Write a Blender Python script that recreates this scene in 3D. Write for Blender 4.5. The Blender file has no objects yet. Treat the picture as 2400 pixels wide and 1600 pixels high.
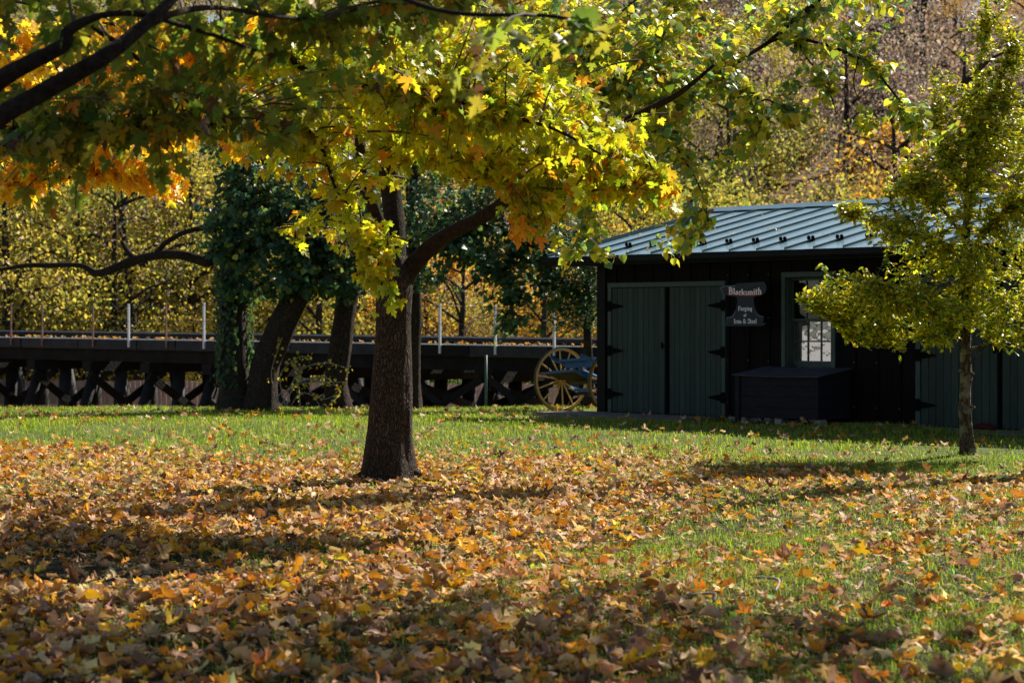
import bpy, math, random
import numpy as np
from mathutils import Vector, Matrix, noise as mnoise

random.seed(7)
rng = np.random.default_rng(7)
scene = bpy.context.scene
COL = scene.collection

# ------------------------------------------------------------------ camera, world, sun, exposure
CAMZ, FPX, HOR = 1.5, 4667.0, 752.0
cam_d = bpy.data.cameras.new('camera')
cam = bpy.data.objects.new('camera', cam_d)
COL.objects.link(cam)
cam_d.lens = 70.0
cam_d.sensor_width = 36.0
cam_d.clip_end = 1500.0
cam_d.clip_start = 0.1
cam.location = (0, 0, CAMZ)
cam.rotation_euler = (math.radians(90.0 - 0.589), 0, 0)
cam_d.dof.use_dof = True
cam_d.dof.focus_distance = 18.5
cam_d.dof.aperture_fstop = 4.0
scene.camera = cam

SUN_AZ, SUN_EL = 42.0, 41.0          # azimuth clockwise from +Y (view direction)
w = bpy.data.worlds.new('World')
scene.world = w
w.use_nodes = True
nt = w.node_tree
bg = nt.nodes['Background']
sky = nt.nodes.new('ShaderNodeTexSky')
sky.sky_type = 'NISHITA'
sky.sun_disc = False
sky.sun_elevation = math.radians(SUN_EL)
sky.sun_rotation = math.radians(SUN_AZ)
sky.air_density = 1.0
sky.dust_density = 1.0
nt.links.new(sky.outputs[0], bg.inputs[0])
bg.inputs[1].default_value = 0.055
sd = bpy.data.lights.new('sun', 'SUN')
sd.energy = 5.0
sd.angle = math.radians(0.5)
sd.color = (1.0, 0.93, 0.82)
sun = bpy.data.objects.new('sun', sd)
COL.objects.link(sun)
S = Vector((math.sin(math.radians(SUN_AZ)) * math.cos(math.radians(SUN_EL)),
            math.cos(math.radians(SUN_AZ)) * math.cos(math.radians(SUN_EL)), math.sin(math.radians(SUN_EL))))
sun.rotation_euler = S.to_track_quat('Z', 'Y').to_euler()
sun.location = (10, 20, 30)
scene.view_settings.view_transform = 'Standard'
scene.view_settings.look = 'None'
scene.view_settings.gamma = 1.0
scene.view_settings.exposure = 0.92
scene.render.engine = 'CYCLES'
scene.cycles.use_denoising = True
scene.cycles.max_bounces = 7
scene.cycles.diffuse_bounces = 5
scene.cycles.transmission_bounces = 4
scene.cycles.glossy_bounces = 2
scene.cycles.transparent_max_bounces = 4
scene.cycles.sample_clamp_indirect = 4.0


# ------------------------------------------------------------------ helpers
def W(u, v, Y):
    """a point of the place, from its bearing in the 2400x1600 photograph and its distance"""
    return Vector(((u - 1200.0) / FPX * Y, Y, CAMZ + (HOR - v) / FPX * Y))


def sm(a, b, x):
    t = np.clip((x - a) / (b - a), 0, 1)
    return t * t * (3 - 2 * t)


def ground_z(x, y):
    x = np.asarray(x, float)
    y = np.asarray(y, float)
    z = -0.12 * sm(28, 35.5, y) - 0.62 * sm(36.5, 43, y) - 1.15 * sm(42, 50, y)
    z = z + 0.31 * np.maximum(0, y - 74) * sm(70, 90, y)
    z = z + (0.018 * np.sin(x * 0.9 + y * 0.35) + 0.014 * np.sin(y * 1.3 - x * 0.6)) * sm(3, 6, y) * (1 - 0.7 * sm(24, 30, y))
    z = z + 0.8 * np.sin(x * 0.07 + 1) * sm(80, 110, y)
    return z


def gz(x, y):
    return float(ground_z(x, y))


def tag(o, label=None, cat=None, group=None, kind=None):
    if label: o['label'] = label
    if cat: o['category'] = cat
    if group: o['group'] = group
    if kind: o['kind'] = kind
    return o


def empty(name, loc, rz=0.0, label=None, cat=None, group=None):
    o = bpy.data.objects.new(name, None)
    COL.objects.link(o)
    o.location = loc
    o.rotation_euler = (0, 0, rz)
    o.empty_display_size = 0.2
    return tag(o, label, cat, group)


def link(name, me, parent=None, mat=None):
    o = bpy.data.objects.new(name, me)
    COL.objects.link(o)
    if parent is not None:
        o.parent = parent
    if mat is not None and len(me.materials) == 0:
        me.materials.append(mat)
    return o


def mesh_np(name, verts, loops, starts, totals, smooth=False, color=None):
    me = bpy.data.meshes.new(name)
    me.vertices.add(len(verts))
    me.vertices.foreach_set('co', np.asarray(verts, np.float32).ravel())
    me.loops.add(len(loops))
    me.loops.foreach_set('vertex_index', np.asarray(loops, np.int32))
    me.polygons.add(len(starts))
    me.polygons.foreach_set('loop_start', np.asarray(starts, np.int32))
    me.polygons.foreach_set('loop_total', np.asarray(totals, np.int32))
    if smooth:
        me.polygons.foreach_set('use_smooth', np.ones(len(starts), bool))
    me.update(calc_edges=True)
    if color is not None:
        at = me.color_attributes.new('leaf_color', 'FLOAT_COLOR', 'POINT')
        c = np.ones((len(verts), 4), np.float32)
        c[:, :3] = color
        at.data.foreach_set('color', c.ravel())
    return me


class MB:
    """collects boxes, beams and tubes; build() links them as one mesh object"""

    def __init__(self):
        self.v, self.f = [], []

    def add(self, vs, fs):
        b = len(self.v)
        self.v += [tuple(p) for p in vs]
        self.f += [tuple(b + i for i in f) for f in fs]
        return self

    def box(self, x0, x1, y0, y1, z0, z1):
        vs = [(x0, y0, z0), (x1, y0, z0), (x1, y1, z0), (x0, y1, z0), (x0, y0, z1), (x1, y0, z1), (x1, y1, z1), (x0, y1, z1)]
        return self.add(vs, [(3, 2, 1, 0), (4, 5, 6, 7), (0, 1, 5, 4), (1, 2, 6, 5), (2, 3, 7, 6), (3, 0, 4, 7)])

    def beam(self, a, b, wd, ht, up=(0, 0, 1)):
        a, b = Vector(a), Vector(b)
        d = (b - a).normalized()
        s = d.cross(Vector(up))
        if s.length < 1e-4: s = d.cross(Vector((1, 0, 0)))
        s.normalize()
        u = s.cross(d).normalized()
        vs = []
        for p in (a, b):
            for i, j in ((-1, -1), (1, -1), (1, 1), (-1, 1)):
                vs.append(p + s * (wd / 2 * i) + u * (ht / 2 * j))
        return self.add(vs, [(0, 1, 2, 3), (7, 6, 5, 4), (4, 5, 1, 0), (5, 6, 2, 1), (6, 7, 3, 2), (7, 4, 0, 3)])

    def tube(self, pts, radii, n=8, cap=True):
        vs, fs = tube_vf(pts, radii, n, cap)
        return self.add(vs, fs)

    def poly(self, pts, depth, axis='y', y0=0.0):
        """an outline in x,z pulled along y from y0 to y0+depth"""
        n = len(pts)
        vs = [(p[0], y0, p[1]) for p in pts] + [(p[0], y0 + depth, p[1]) for p in pts]
        fs = [tuple(range(n)), tuple(range(2 * n - 1, n - 1, -1))]
        fs += [(i, i + n, (i + 1) % n + n, (i + 1) % n) for i in range(n)]
        return self.add(vs, fs)

    def build(self, name, mat, parent=None, smooth=False, off=None, bevel=0.0):
        me = bpy.data.meshes.new(name)
        v = self.v
        if off is not None:
            v = [(p[0] - off[0], p[1] - off[1], p[2] - off[2]) for p in v]
        me.from_pydata(v, [], self.f)
        if smooth:
            me.polygons.foreach_set('use_smooth', np.ones(len(me.polygons), bool))
        me.update()
        o = link(name, me, parent, mat)
        if bevel:
            m = o.modifiers.new('bevel', 'BEVEL')
            m.width = bevel
            m.segments = 1
            m.limit_method = 'ANGLE'
        return o


def smooth_path(pts, k=4):
    pts = [Vector(p) for p in pts]
    if len(pts) < 3: return pts
    out = []
    P = [pts[0] * 2 - pts[1]] + pts + [pts[-1] * 2 - pts[-2]]
    for i in range(1, len(P) - 2):
        for j in range(k):
            t = j / k
            a, b, c, d = P[i - 1], P[i], P[i + 1], P[i + 2]
            out.append(0.5 * ((2 * b) + (c - a) * t + (2 * a - 5 * b + 4 * c - d) * t * t + (3 * b - a - 3 * c + d) * t ** 3))
    out.append(pts[-1])
    return out


def resample_r(radii, n):
    r = np.asarray(radii, float)
    return np.interp(np.linspace(0, 1, n), np.linspace(0, 1, len(r)), r)


def tube_vf(pts, radii, n=8, cap=True, rough=0.0, seed=0.0):
    pts = [Vector(p) for p in pts]
    radii = resample_r(radii, len(pts))
    vs, fs = [], []
    ref = Vector((0.3, 1, 0.1)).normalized()
    prev = None
    for i, p in enumerate(pts):
        d = (pts[min(i + 1, len(pts) - 1)] - pts[max(i - 1, 0)]).normalized()
        if prev is None:
            s = d.cross(ref)
            if s.length < 1e-3: s = d.cross(Vector((1, 0, 0)))
        else:
            s = prev - d * prev.dot(d)
        s.normalize()
        prev = s
        u = d.cross(s)
        for k in range(n):
            a = 2 * math.pi * k / n
            q = s * math.cos(a) + u * math.sin(a)
            r = radii[i]
            if rough:
                r *= 1 + rough * (mnoise.noise(Vector((q.x * 2.2 + seed, q.y * 2.2, p.z * 1.1 + p.x * .7))) +
                                  0.5 * mnoise.noise(Vector((q.x * 6 + seed, q.y * 6, p.z * 2.3))))
            vs.append(p + q * r)
    for i in range(len(pts) - 1):
        for k in range(n):
            a, b = i * n + k, i * n + (k + 1) % n
            fs.append((a, b, b + n, a + n))
    if cap:
        fs.append(tuple(range(n - 1, -1, -1)))
        fs.append(tuple(range((len(pts) - 1) * n, len(pts) * n)))
    return vs, fs


def tubes_mesh(name, paths, mat, parent, off=(0, 0, 0), n=5):
    m = MB()
    for pts, r in paths:
        m.tube(pts, r, n, cap=False)
    o = m.build(name, mat, parent, smooth=True, off=off)
    o['kind'] = 'stuff'
    return o


# ------------------------------------------------------------------ materials
def newmat(name):
    m = bpy.data.materials.new(name)
    m.use_nodes = True
    nt = m.node_tree
    b = nt.nodes['Principled BSDF']
    return m, nt, b


def plain(name, c1, c2=None, rough=0.7, scale=6.0, stretch=(1, 1, 1), bump=0.0, bscale=40.0, spec=0.3, metal=0.0, detail=5.0, bstretch=None, c3=None, coat=0.0):
    m, nt, b = newmat(name)
    tc = nt.nodes.new('ShaderNodeTexCoord')
    mp = nt.nodes.new('ShaderNodeMapping')
    mp.inputs['Scale'].default_value = stretch
    nt.links.new(tc.outputs['Object'], mp.inputs[0])
    nz = nt.nodes.new('ShaderNodeTexNoise')
    nz.inputs['Scale'].default_value = scale
    nz.inputs['Detail'].default_value = detail
    nz.inputs['Roughness'].default_value = 0.6
    nt.links.new(mp.outputs[0], nz.inputs[0])
    cr = nt.nodes.new('ShaderNodeValToRGB')
    e = cr.color_ramp.elements
    e[0].position, e[1].position = 0.34, 0.66
    e[0].color = (*c1, 1)
    e[1].color = (*(c2 or c1), 1)
    if c3:
        x = cr.color_ramp.elements.new(0.74)
        x.color = (*c3, 1)
    nt.links.new(nz.outputs[0], cr.inputs[0])
    nt.links.new(cr.outputs[0], b.inputs['Base Color'])
    b.inputs['Roughness'].default_value = rough
    b.inputs['Specular IOR Level'].default_value = spec
    b.inputs['Metallic'].default_value = metal
    b.inputs['Coat Weight'].default_value = coat
    if bump:
        mp2 = nt.nodes.new('ShaderNodeMapping')
        mp2.inputs['Scale'].default_value = bstretch or stretch
        nt.links.new(tc.outputs['Object'], mp2.inputs[0])
        n2 = nt.nodes.new('ShaderNodeTexNoise')
        n2.inputs['Scale'].default_value = bscale
        n2.inputs['Detail'].default_value = 6
        nt.links.new(mp2.outputs[0], n2.inputs[0])
        bp = nt.nodes.new('ShaderNodeBump')
        bp.inputs['Strength'].default_value = bump
        bp.inputs['Distance'].default_value = 0.02
        nt.links.new(n2.outputs[0], bp.inputs['Height'])
        nt.links.new(bp.outputs[0], b.inputs['Normal'])
    return m


def leafmat(name, trans=0.5, rough=0.45, spec=0.35, spots=0.35, glow=1.6, back=False):
    m, nt, b = newmat(name)
    at = nt.nodes.new('ShaderNodeAttribute')
    at.attribute_name = 'leaf_color'
    tc = nt.nodes.new('ShaderNodeTexCoord')
    nz = nt.nodes.new('ShaderNodeTexNoise')
    nz.inputs['Scale'].default_value = 34.0
    nz.inputs['Detail'].default_value = 3
    nt.links.new(tc.outputs['Object'], nz.inputs[0])
    cr = nt.nodes.new('ShaderNodeValToRGB')
    cr.color_ramp.elements[0].position = 0.60
    cr.color_ramp.elements[1].position = 0.68
    cr.color_ramp.elements[0].color = (0, 0, 0, 1)
    cr.color_ramp.elements[1].color = (spots, spots, spots, 1)
    nt.links.new(nz.outputs[0], cr.inputs[0])
    mx = nt.nodes.new('ShaderNodeMix')
    mx.data_type = 'RGBA'
    nt.links.new(cr.outputs[0], mx.inputs[0])
    nt.links.new(at.outputs['Color'], mx.inputs[6])
    mx.inputs[7].default_value = (0.10, 0.045, 0.015, 1)
    face = mx.outputs[2]
    if back:                      # dry leaves are paler on the underside, with darker veins
        ge = nt.nodes.new('ShaderNodeNewGeometry')
        mb_ = nt.nodes.new('ShaderNodeMix')
        mb_.data_type = 'RGBA'
        nt.links.new(ge.outputs['Backfacing'], mb_.inputs[0])
        mp_b = nt.nodes.new('ShaderNodeMix')
        mp_b.data_type = 'RGBA'
        mp_b.inputs[0].default_value = 0.35
        nt.links.new(mx.outputs[2], mp_b.inputs[6])
        mp_b.inputs[7].default_value = (0.44, 0.27, 0.15, 1)
        nt.links.new(mx.outputs[2], mb_.inputs[6])
        nt.links.new(mp_b.outputs[2], mb_.inputs[7])
        face = mb_.outputs[2]
    nt.links.new(face, b.inputs['Base Color'])
    b.inputs['Roughness'].default_value = rough
    b.inputs['Specular IOR Level'].default_value = spec
    tr = nt.nodes.new('ShaderNodeBsdfTranslucent')
    gl = nt.nodes.new('ShaderNodeMix')
    gl.data_type = 'RGBA'
    gl.blend_type = 'MULTIPLY'
    gl.inputs[0].default_value = 1.0
    gl.clamp_result = True
    nt.links.new(mx.outputs[2], gl.inputs[6])
    gl.inputs[7].default_value = (glow, glow * .97, glow * .75, 1)
    nt.links.new(gl.outputs[2], tr.inputs[0])
    ms = nt.nodes.new('ShaderNodeMixShader')
    ms.inputs[0].default_value = trans
    nt.links.new(b.outputs[0], ms.inputs[1])
    nt.links.new(tr.outputs[0], ms.inputs[2])
    nt.links.new(ms.outputs[0], nt.nodes['Material Output'].inputs[0])
    return m


def barkmat(name, c1, c2, sc=9.0, strength=1.0, moss=None):
    m, nt, b = newmat(name)
    tc = nt.nodes.new('ShaderNodeTexCoord')
    mp = nt.nodes.new('ShaderNodeMapping')
    mp.inputs['Scale'].default_value = (1, 1, 0.16)
    nt.links.new(tc.outputs['Object'], mp.inputs[0])
    wn = nt.nodes.new('ShaderNodeTexNoise')
    wn.inputs['Scale'].default_value = 5
    nt.links.new(tc.outputs['Object'], wn.inputs[0])
    ad = nt.nodes.new('ShaderNodeMix')
    ad.data_type = 'RGBA'
    ad.blend_type = 'ADD'
    ad.inputs[0].default_value = 0.12
    nt.links.new(mp.outputs[0], ad.inputs[6])
    nt.links.new(wn.outputs['Color'], ad.inputs[7])
    vo = nt.nodes.new('ShaderNodeTexVoronoi')
    vo.feature = 'DISTANCE_TO_EDGE'
    vo.inputs['Scale'].default_value = sc * 4
    nt.links.new(ad.outputs[2], vo.inputs[0])
    n2 = nt.nodes.new('ShaderNodeTexNoise')
    n2.inputs['Scale'].default_value = sc * 3
    n2.inputs['Detail'].default_value = 8
    nt.links.new(mp.outputs[0], n2.inputs[0])
    cr = nt.nodes.new('ShaderNodeValToRGB')
    cr.color_ramp.elements[0].position = 0.02
    cr.color_ramp.elements[1].position = 0.30
    cr.color_ramp.elements[0].color = (c1[0] * .45, c1[1] * .45, c1[2] * .45, 1)
    cr.color_ramp.elements[1].color = (*c2, 1)
    mth = nt.nodes.new('ShaderNodeMath')
    mth.operation = 'MULTIPLY'
    nt.links.new(vo.outputs['Distance'], mth.inputs[0])
    nt.links.new(n2.outputs[0], mth.inputs[1])
    m2 = nt.nodes.new('ShaderNodeMath')
    m2.operation = 'MULTIPLY'
    m2.inputs[1].default_value = 2.2
    nt.links.new(mth.outputs[0], m2.inputs[0])
    nt.links.new(m2.outputs[0], cr.inputs[0])
    last = cr.outputs[0]
    if moss:
        nm = nt.nodes.new('ShaderNodeTexNoise')
        nm.inputs['Scale'].default_value = 7
        nm.inputs['Detail'].default_value = 5
        nt.links.new(tc.outputs['Object'], nm.inputs[0])
        rm = nt.nodes.new('ShaderNodeValToRGB')
        rm.color_ramp.elements[0].position = 0.5
        rm.color_ramp.elements[1].position = 0.6
        nt.links.new(nm.outputs[0], rm.inputs[0])
        mx = nt.nodes.new('ShaderNodeMix')
        mx.data_type = 'RGBA'
        nt.links.new(rm.outputs[0], mx.inputs[0])
        nt.links.new(last, mx.inputs[6])
        mx.inputs[7].default_value = (*moss, 1)
        last = mx.outputs[2]
    nt.links.new(last, b.inputs['Base Color'])
    b.inputs['Roughness'].default_value = 0.9
    b.inputs['Specular IOR Level'].default_value = 0.15
    bp = nt.nodes.new('ShaderNodeBump')
    bp.inputs['Strength'].default_value = strength
    bp.inputs['Distance'].default_value = 0.05
    nt.links.new(m2.outputs[0], bp.inputs['Height'])
    nt.links.new(bp.outputs[0], b.inputs['Normal'])
    return m


M = {}
M['maple_leaf'] = leafmat('maple_leaf', 0.55, 0.42, 0.35, 0.5)
M['linden_leaf'] = leafmat('linden_leaf', 0.45, 0.45, 0.4, 0.45)
M['holly_leaf'] = leafmat('holly_leaf', 0.5, 0.38, 0.35, 0.0)
M['far_leaf'] = leafmat('far_leaf', 0.55, 0.7, 0.06, 0.0, 1.25)
M['dry_leaf'] = leafmat('dry_leaf', 0.2, 0.6, 0.12, 0.8, 1.3, True)
M['grass'] = leafmat('grass_blade', 0.45, 0.6, 0.10, 0.0, 1.4)
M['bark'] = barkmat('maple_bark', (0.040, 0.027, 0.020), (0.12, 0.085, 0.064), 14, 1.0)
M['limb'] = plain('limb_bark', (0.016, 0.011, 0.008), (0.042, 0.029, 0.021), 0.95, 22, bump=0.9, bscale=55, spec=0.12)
M['bark_far'] = barkmat('grey_bark', (0.05, 0.040, 0.032), (0.10, 0.08, 0.062), 13, 1.0)
M['bark_holly'] = barkmat('lichen_bark', (0.07, 0.05, 0.035), (0.14, 0.10, 0.07), 9, 0.8, moss=(0.21, 0.185, 0.13))
M['twig'] = plain('twig', (0.07, 0.05, 0.035), (0.12, 0.09, 0.06), 0.85)
M['pale_twig'] = plain('pale_twig', (0.25, 0.21, 0.17), (0.36, 0.31, 0.26), 0.8)
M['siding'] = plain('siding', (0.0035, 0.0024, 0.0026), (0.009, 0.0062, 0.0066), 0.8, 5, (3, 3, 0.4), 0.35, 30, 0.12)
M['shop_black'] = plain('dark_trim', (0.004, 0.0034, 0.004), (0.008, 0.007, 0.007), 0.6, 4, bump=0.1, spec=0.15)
for _i, _k in enumerate((0.82, 1.0, 1.2)):
    M['door_green%d' % _i] = plain('door_green', (0.019 * _k, 0.034 * _k, 0.028 * _k), (0.031 * _k, 0.051 * _k, 0.042 * _k), 0.62, 5, (4, 4, 0.5), 0.35, 28, 0.3)
M['trim_green'] = plain('trim_green', (0.045, 0.072, 0.062), (0.062, 0.09, 0.08), 0.6, 8, (3, 3, 1), 0.2, 30, 0.3)
M['iron'] = plain('iron', (0.002, 0.002, 0.002), (0.004, 0.004, 0.004), 0.8, 20, bump=0.15, spec=0.08)
M['roof'] = plain('roof_metal', (0.115, 0.21, 0.245), (0.175, 0.28, 0.315), 0.30, 2.6, (1, 1, 1), 0.04, 3.0, 0.7, coat=0.25)  # green panels lightened toward blue, putting sky sheen into the colour
M['seam'] = plain('roof_seam', (0.018, 0.055, 0.055), (0.025, 0.07, 0.07), 0.45, 6, spec=0.4)
M['bin'] = plain('bin_wood', (0.012, 0.010, 0.015), (0.021, 0.018, 0.025), 0.75, 6, (0.5, 2, 4), 0.5, 25, 0.2, c3=(0.028, 0.025, 0.032))
M['lid'] = plain('lid_felt', (0.04, 0.037, 0.050), (0.065, 0.06, 0.078), 0.8, 5, bump=0.5, bscale=60, c3=(0.09, 0.083, 0.10))
M['concrete'] = plain('concrete', (0.14, 0.115, 0.105), (0.22, 0.185, 0.17), 0.9, 7, bump=0.4, bscale=60, c3=(0.26, 0.22, 0.21))
M['stone'] = plain('stone', (0.22, 0.21, 0.21), (0.34, 0.32, 0.32), 0.9, 14, bump=0.6, bscale=40)
M['creosote'] = plain('creosote_timber', (0.010, 0.009, 0.008), (0.020, 0.017, 0.015), 0.8, 3, (1, 1, 1), 0.6, 18, 0.2, c3=(0.035, 0.03, 0.028))
M['creosote2'] = plain('weathered_timber', (0.022, 0.022, 0.025), (0.045, 0.044, 0.048), 0.75, 3, (1, 1, 1), 0.6, 18, 0.3)
M['deckedge'] = plain('weathered_sky_sheen', (0.40, 0.42, 0.45), (0.55, 0.57, 0.60), 0.38, 5, bump=0.1, spec=0.7)  # weathered timber, paled to blue-white to paint in the sky's reflection
M['rail'] = plain('rail_steel', (0.16, 0.16, 0.17), (0.26, 0.26, 0.28), 0.35, 8, spec=0.6, metal=0.6)
M['white_post'] = plain('white_post', (0.74, 0.74, 0.76), (0.82, 0.82, 0.82), 0.6, 12, (2, 2, 1), 0.2, 30, c3=(0.45, 0.4, 0.36))
M['rust_post'] = plain('rust_post', (0.22, 0.11, 0.08), (0.34, 0.20, 0.15), 0.8, 12, bump=0.3)
M['fence'] = plain('fence_wood', (0.36, 0.27, 0.23), (0.48, 0.37, 0.32), 0.8, 4, (4, 4, .5), 0.3, 20)
M['yellow_wood'] = plain('varnished_wood', (0.84, 0.50, 0.16), (0.90, 0.58, 0.22), 0.45, 7, (2, 2, 2), 0.1, 40, 0.4)
M['tyre'] = plain('iron_tyre', (0.06, 0.04, 0.03), (0.12, 0.08, 0.06), 0.6, 10, spec=0.4)
M['blue'] = plain('blue_paint', (0.012, 0.09, 0.24), (0.02, 0.13, 0.32), 0.45, 8, spec=0.45)
M['under'] = plain('dark_boards', (0.030, 0.020, 0.012), (0.05, 0.034, 0.02), 0.8, 8)
M['signblack'] = plain('sign_black', (0.010, 0.012, 0.018), (0.016, 0.019, 0.027), 0.5, 8, bump=0.08, spec=0.3)
M['signedge'] = plain('sign_edge', (0.10, 0.13, 0.22), (0.14, 0.17, 0.28), 0.45, 8, spec=0.5)
M['letter'] = plain('white_letters', (0.88, 0.88, 0.90), (0.90, 0.90, 0.92), 0.5)
M['red'] = plain('red_letters', (0.55, 0.03, 0.03), (0.65, 0.04, 0.04), 0.5)
M['reflection_sheet'] = plain('reflection_sheet', (0.35, 0.36, 0.40), (0.85, 0.86, 0.88), 0.8, 6, (5, 5, 1.2), 0.3, 12)  # pale streaks paint what the window panes reflect
M['interior'] = plain('interior_wall', (0.02, 0.02, 0.02), (0.03, 0.03, 0.03), 0.9)
M['berry'] = plain('berry', (0.32, 0.02, 0.015), (0.45, 0.03, 0.02), 0.35, spec=0.5)
M['redcloth'] = plain('dark_red_cloth', (0.05, 0.006, 0.006), (0.09, 0.012, 0.012), 0.9, 20, bump=0.6)
M['greypole'] = plain('grey_pole', (0.16, 0.18, 0.20), (0.25, 0.27, 0.30), 0.5, 12)
M['greenpole'] = plain('green_pole', (0.06, 0.10, 0.09), (0.09, 0.14, 0.12), 0.5, 12)


def glassmat(refl):
    m, nt, b = newmat('window_glass')
    b.inputs['Base Color'].default_value = (0.9, 0.93, 0.95, 1)
    b.inputs['Roughness'].default_value = 0.03
    b.inputs['Transmission Weight'].default_value = 0.0
    gl = nt.nodes.new('ShaderNodeBsdfGlossy')
    gl.inputs['Roughness'].default_value = 0.02
    tr = nt.nodes.new('ShaderNodeBsdfTransparent')
    fr = nt.nodes.new('ShaderNodeFresnel')
    fr.inputs[0].default_value = 1.6
    tc = nt.nodes.new('ShaderNodeTexCoord')
    nz = nt.nodes.new('ShaderNodeTexNoise')
    nz.inputs['Scale'].default_value = 5
    nt.links.new(tc.outputs['Object'], nz.inputs[0])
    bp = nt.nodes.new('ShaderNodeBump')
    bp.inputs['Strength'].default_value = 0.25
    bp.inputs['Distance'].default_value = 0.01
    nt.links.new(nz.outputs[0], bp.inputs['Height'])
    nt.links.new(bp.outputs[0], gl.inputs['Normal'])
    ms = nt.nodes.new('ShaderNodeMixShader')
    ad = nt.nodes.new('ShaderNodeMath')
    ad.operation = 'ADD'
    ad.inputs[1].default_value = refl
    nt.links.new(fr.outputs[0], ad.inputs[0])
    nt.links.new(ad.outputs[0], ms.inputs[0])
    nt.links.new(tr.outputs[0], ms.inputs[1])
    nt.links.new(gl.outputs[0], ms.inputs[2])
    nt.links.new(ms.outputs[0], nt.nodes['Material Output'].inputs[0])
    return m


M['glass'] = glassmat(0.45)
M['glass_weak_mirror'] = glassmat(0.06)  # same glass, mirror share cut to imitate a darker reflection in the upper sash


def groundmat():
    m, nt, b = newmat('lawn_soil')
    tc = nt.nodes.new('ShaderNodeTexCoord')

    def noise(s, d=6):
        n = nt.nodes.new('ShaderNodeTexNoise')
        n.inputs['Scale'].default_value = s
        n.inputs['Detail'].default_value = d
        nt.links.new(tc.outputs['Object'], n.inputs[0])
        return n
    n1, n2, n3 = noise(9, 8), noise(0.45, 4), noise(70, 4)
    c1 = nt.nodes.new('ShaderNodeValToRGB')
    c1.color_ramp.elements[0].position, c1.color_ramp.elements[1].position = 0.3, 0.7
    c1.color_ramp.elements[0].color = (0.012, 0.009, 0.007, 1)
    c1.color_ramp.elements[1].color = (0.042, 0.030, 0.022, 1)
    c2 = nt.nodes.new('ShaderNodeValToRGB')
    c2.color_ramp.elements[0].position, c2.color_ramp.elements[1].position = 0.3, 0.7
    c2.color_ramp.elements[0].color = (0.045, 0.075, 0.018, 1)
    c2.color_ramp.elements[1].color = (0.13, 0.14, 0.045, 1)
    nt.links.new(n1.outputs[0], c1.inputs[0])
    nt.links.new(n3.outputs[0], c2.inputs[0])
    sx = nt.nodes.new('ShaderNodeSeparateXYZ')
    nt.links.new(tc.outputs['Object'], sx.inputs[0])
    mr = nt.nodes.new('ShaderNodeMapRange')
    mr.inputs[1].default_value, mr.inputs[2].default_value = 13.0, 21.0
    nt.links.new(sx.outputs[1], mr.inputs[0])
    ms = nt.nodes.new('ShaderNodeMath')
    ms.operation = 'MULTIPLY_ADD'
    ms.inputs[1].default_value = 0.7
    nt.links.new(n2.outputs[0], ms.inputs[0])
    nt.links.new(mr.outputs[0], ms.inputs[2])
    sb = nt.nodes.new('ShaderNodeMath')
    sb.operation = 'SUBTRACT'
    sb.use_clamp = True
    sb.inputs[1].default_value = 0.2
    nt.links.new(ms.outputs[0], sb.inputs[0])
    mr2 = nt.nodes.new('ShaderNodeMapRange')
    mr2.inputs[1].default_value, mr2.inputs[2].default_value = 38.0, 44.0
    nt.links.new(sx.outputs[1], mr2.inputs[0])
    sb2 = nt.nodes.new('ShaderNodeMath')
    sb2.operation = 'SUBTRACT'
    sb2.use_clamp = True
    nt.links.new(sb.outputs[0], sb2.inputs[0])
    nt.links.new(mr2.outputs[0], sb2.inputs[1])
    mx = nt.nodes.new('ShaderNodeMix')
    mx.data_type = 'RGBA'
    nt.links.new(sb2.outputs[0], mx.inputs[0])
    nt.links.new(c1.outputs[0], mx.inputs[6])
    nt.links.new(c2.outputs[0], mx.inputs[7])
    # beyond the bridge: leaf litter
    c3 = nt.nodes.new('ShaderNodeValToRGB')
    c3.color_ramp.elements[0].position, c3.color_ramp.elements[1].position = 0.35, 0.65
    c3.color_ramp.elements[0].color = (0.10, 0.065, 0.035, 1)
    c3.color_ramp.elements[1].color = (0.26, 0.17, 0.08, 1)
    nl = noise(2.2, 10)
    nt.links.new(nl.outputs[0], c3.inputs[0])
    mx2 = nt.nodes.new('ShaderNodeMix')
    mx2.data_type = 'RGBA'
    nt.links.new(mr2.outputs[0], mx2.inputs[0])
    nt.links.new(mx.outputs[2], mx2.inputs[6])
    nt.links.new(c3.outputs[0], mx2.inputs[7])
    nt.links.new(mx2.outputs[2], b.inputs['Base Color'])
    b.inputs['Roughness'].default_value = 0.95
    b.inputs['Specular IOR Level'].default_value = 0.1
    bp = nt.nodes.new('ShaderNodeBump')
    bp.inputs['Strength'].default_value = 0.8
    bp.inputs['Distance'].default_value = 0.03
    nt.links.new(noise(28, 8).outputs[0], bp.inputs['Height'])
    nt.links.new(bp.outputs[0], b.inputs['Normal'])
    return m


M['ground'] = groundmat()

# ------------------------------------------------------------------ ground
ys = np.concatenate([np.arange(-30, 4, 2.0), np.arange(4, 52, 0.5), np.arange(52, 80, 2), np.arange(80, 230, 6), [260, 320, 420, 600]])
xs = np.concatenate([[-300, -200, -140, -100, -80], np.arange(-60, -16, 4), np.arange(-16, 16, 0.5), np.arange(16, 64, 4), [80, 100, 140, 200, 300]])
XX, YY = np.meshgrid(xs, ys)
ZZ = ground_z(XX, YY)
ZZ = np.where(YY > 165, ground_z(XX, 165.0) - 0.12 * (YY - 165) * 1.0, ZZ)
V = np.stack([XX, YY, ZZ], -1).reshape(-1, 3)
nx, ny = len(xs), len(ys)
ii = (np.arange(ny - 1)[:, None] * nx + np.arange(nx - 1)[None, :]).ravel()
Q = np.stack([ii, ii + 1, ii + nx + 1, ii + nx], -1)
me = mesh_np('lawn', V, Q.ravel(), np.arange(len(Q)) * 4, np.full(len(Q), 4), smooth=True)
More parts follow.
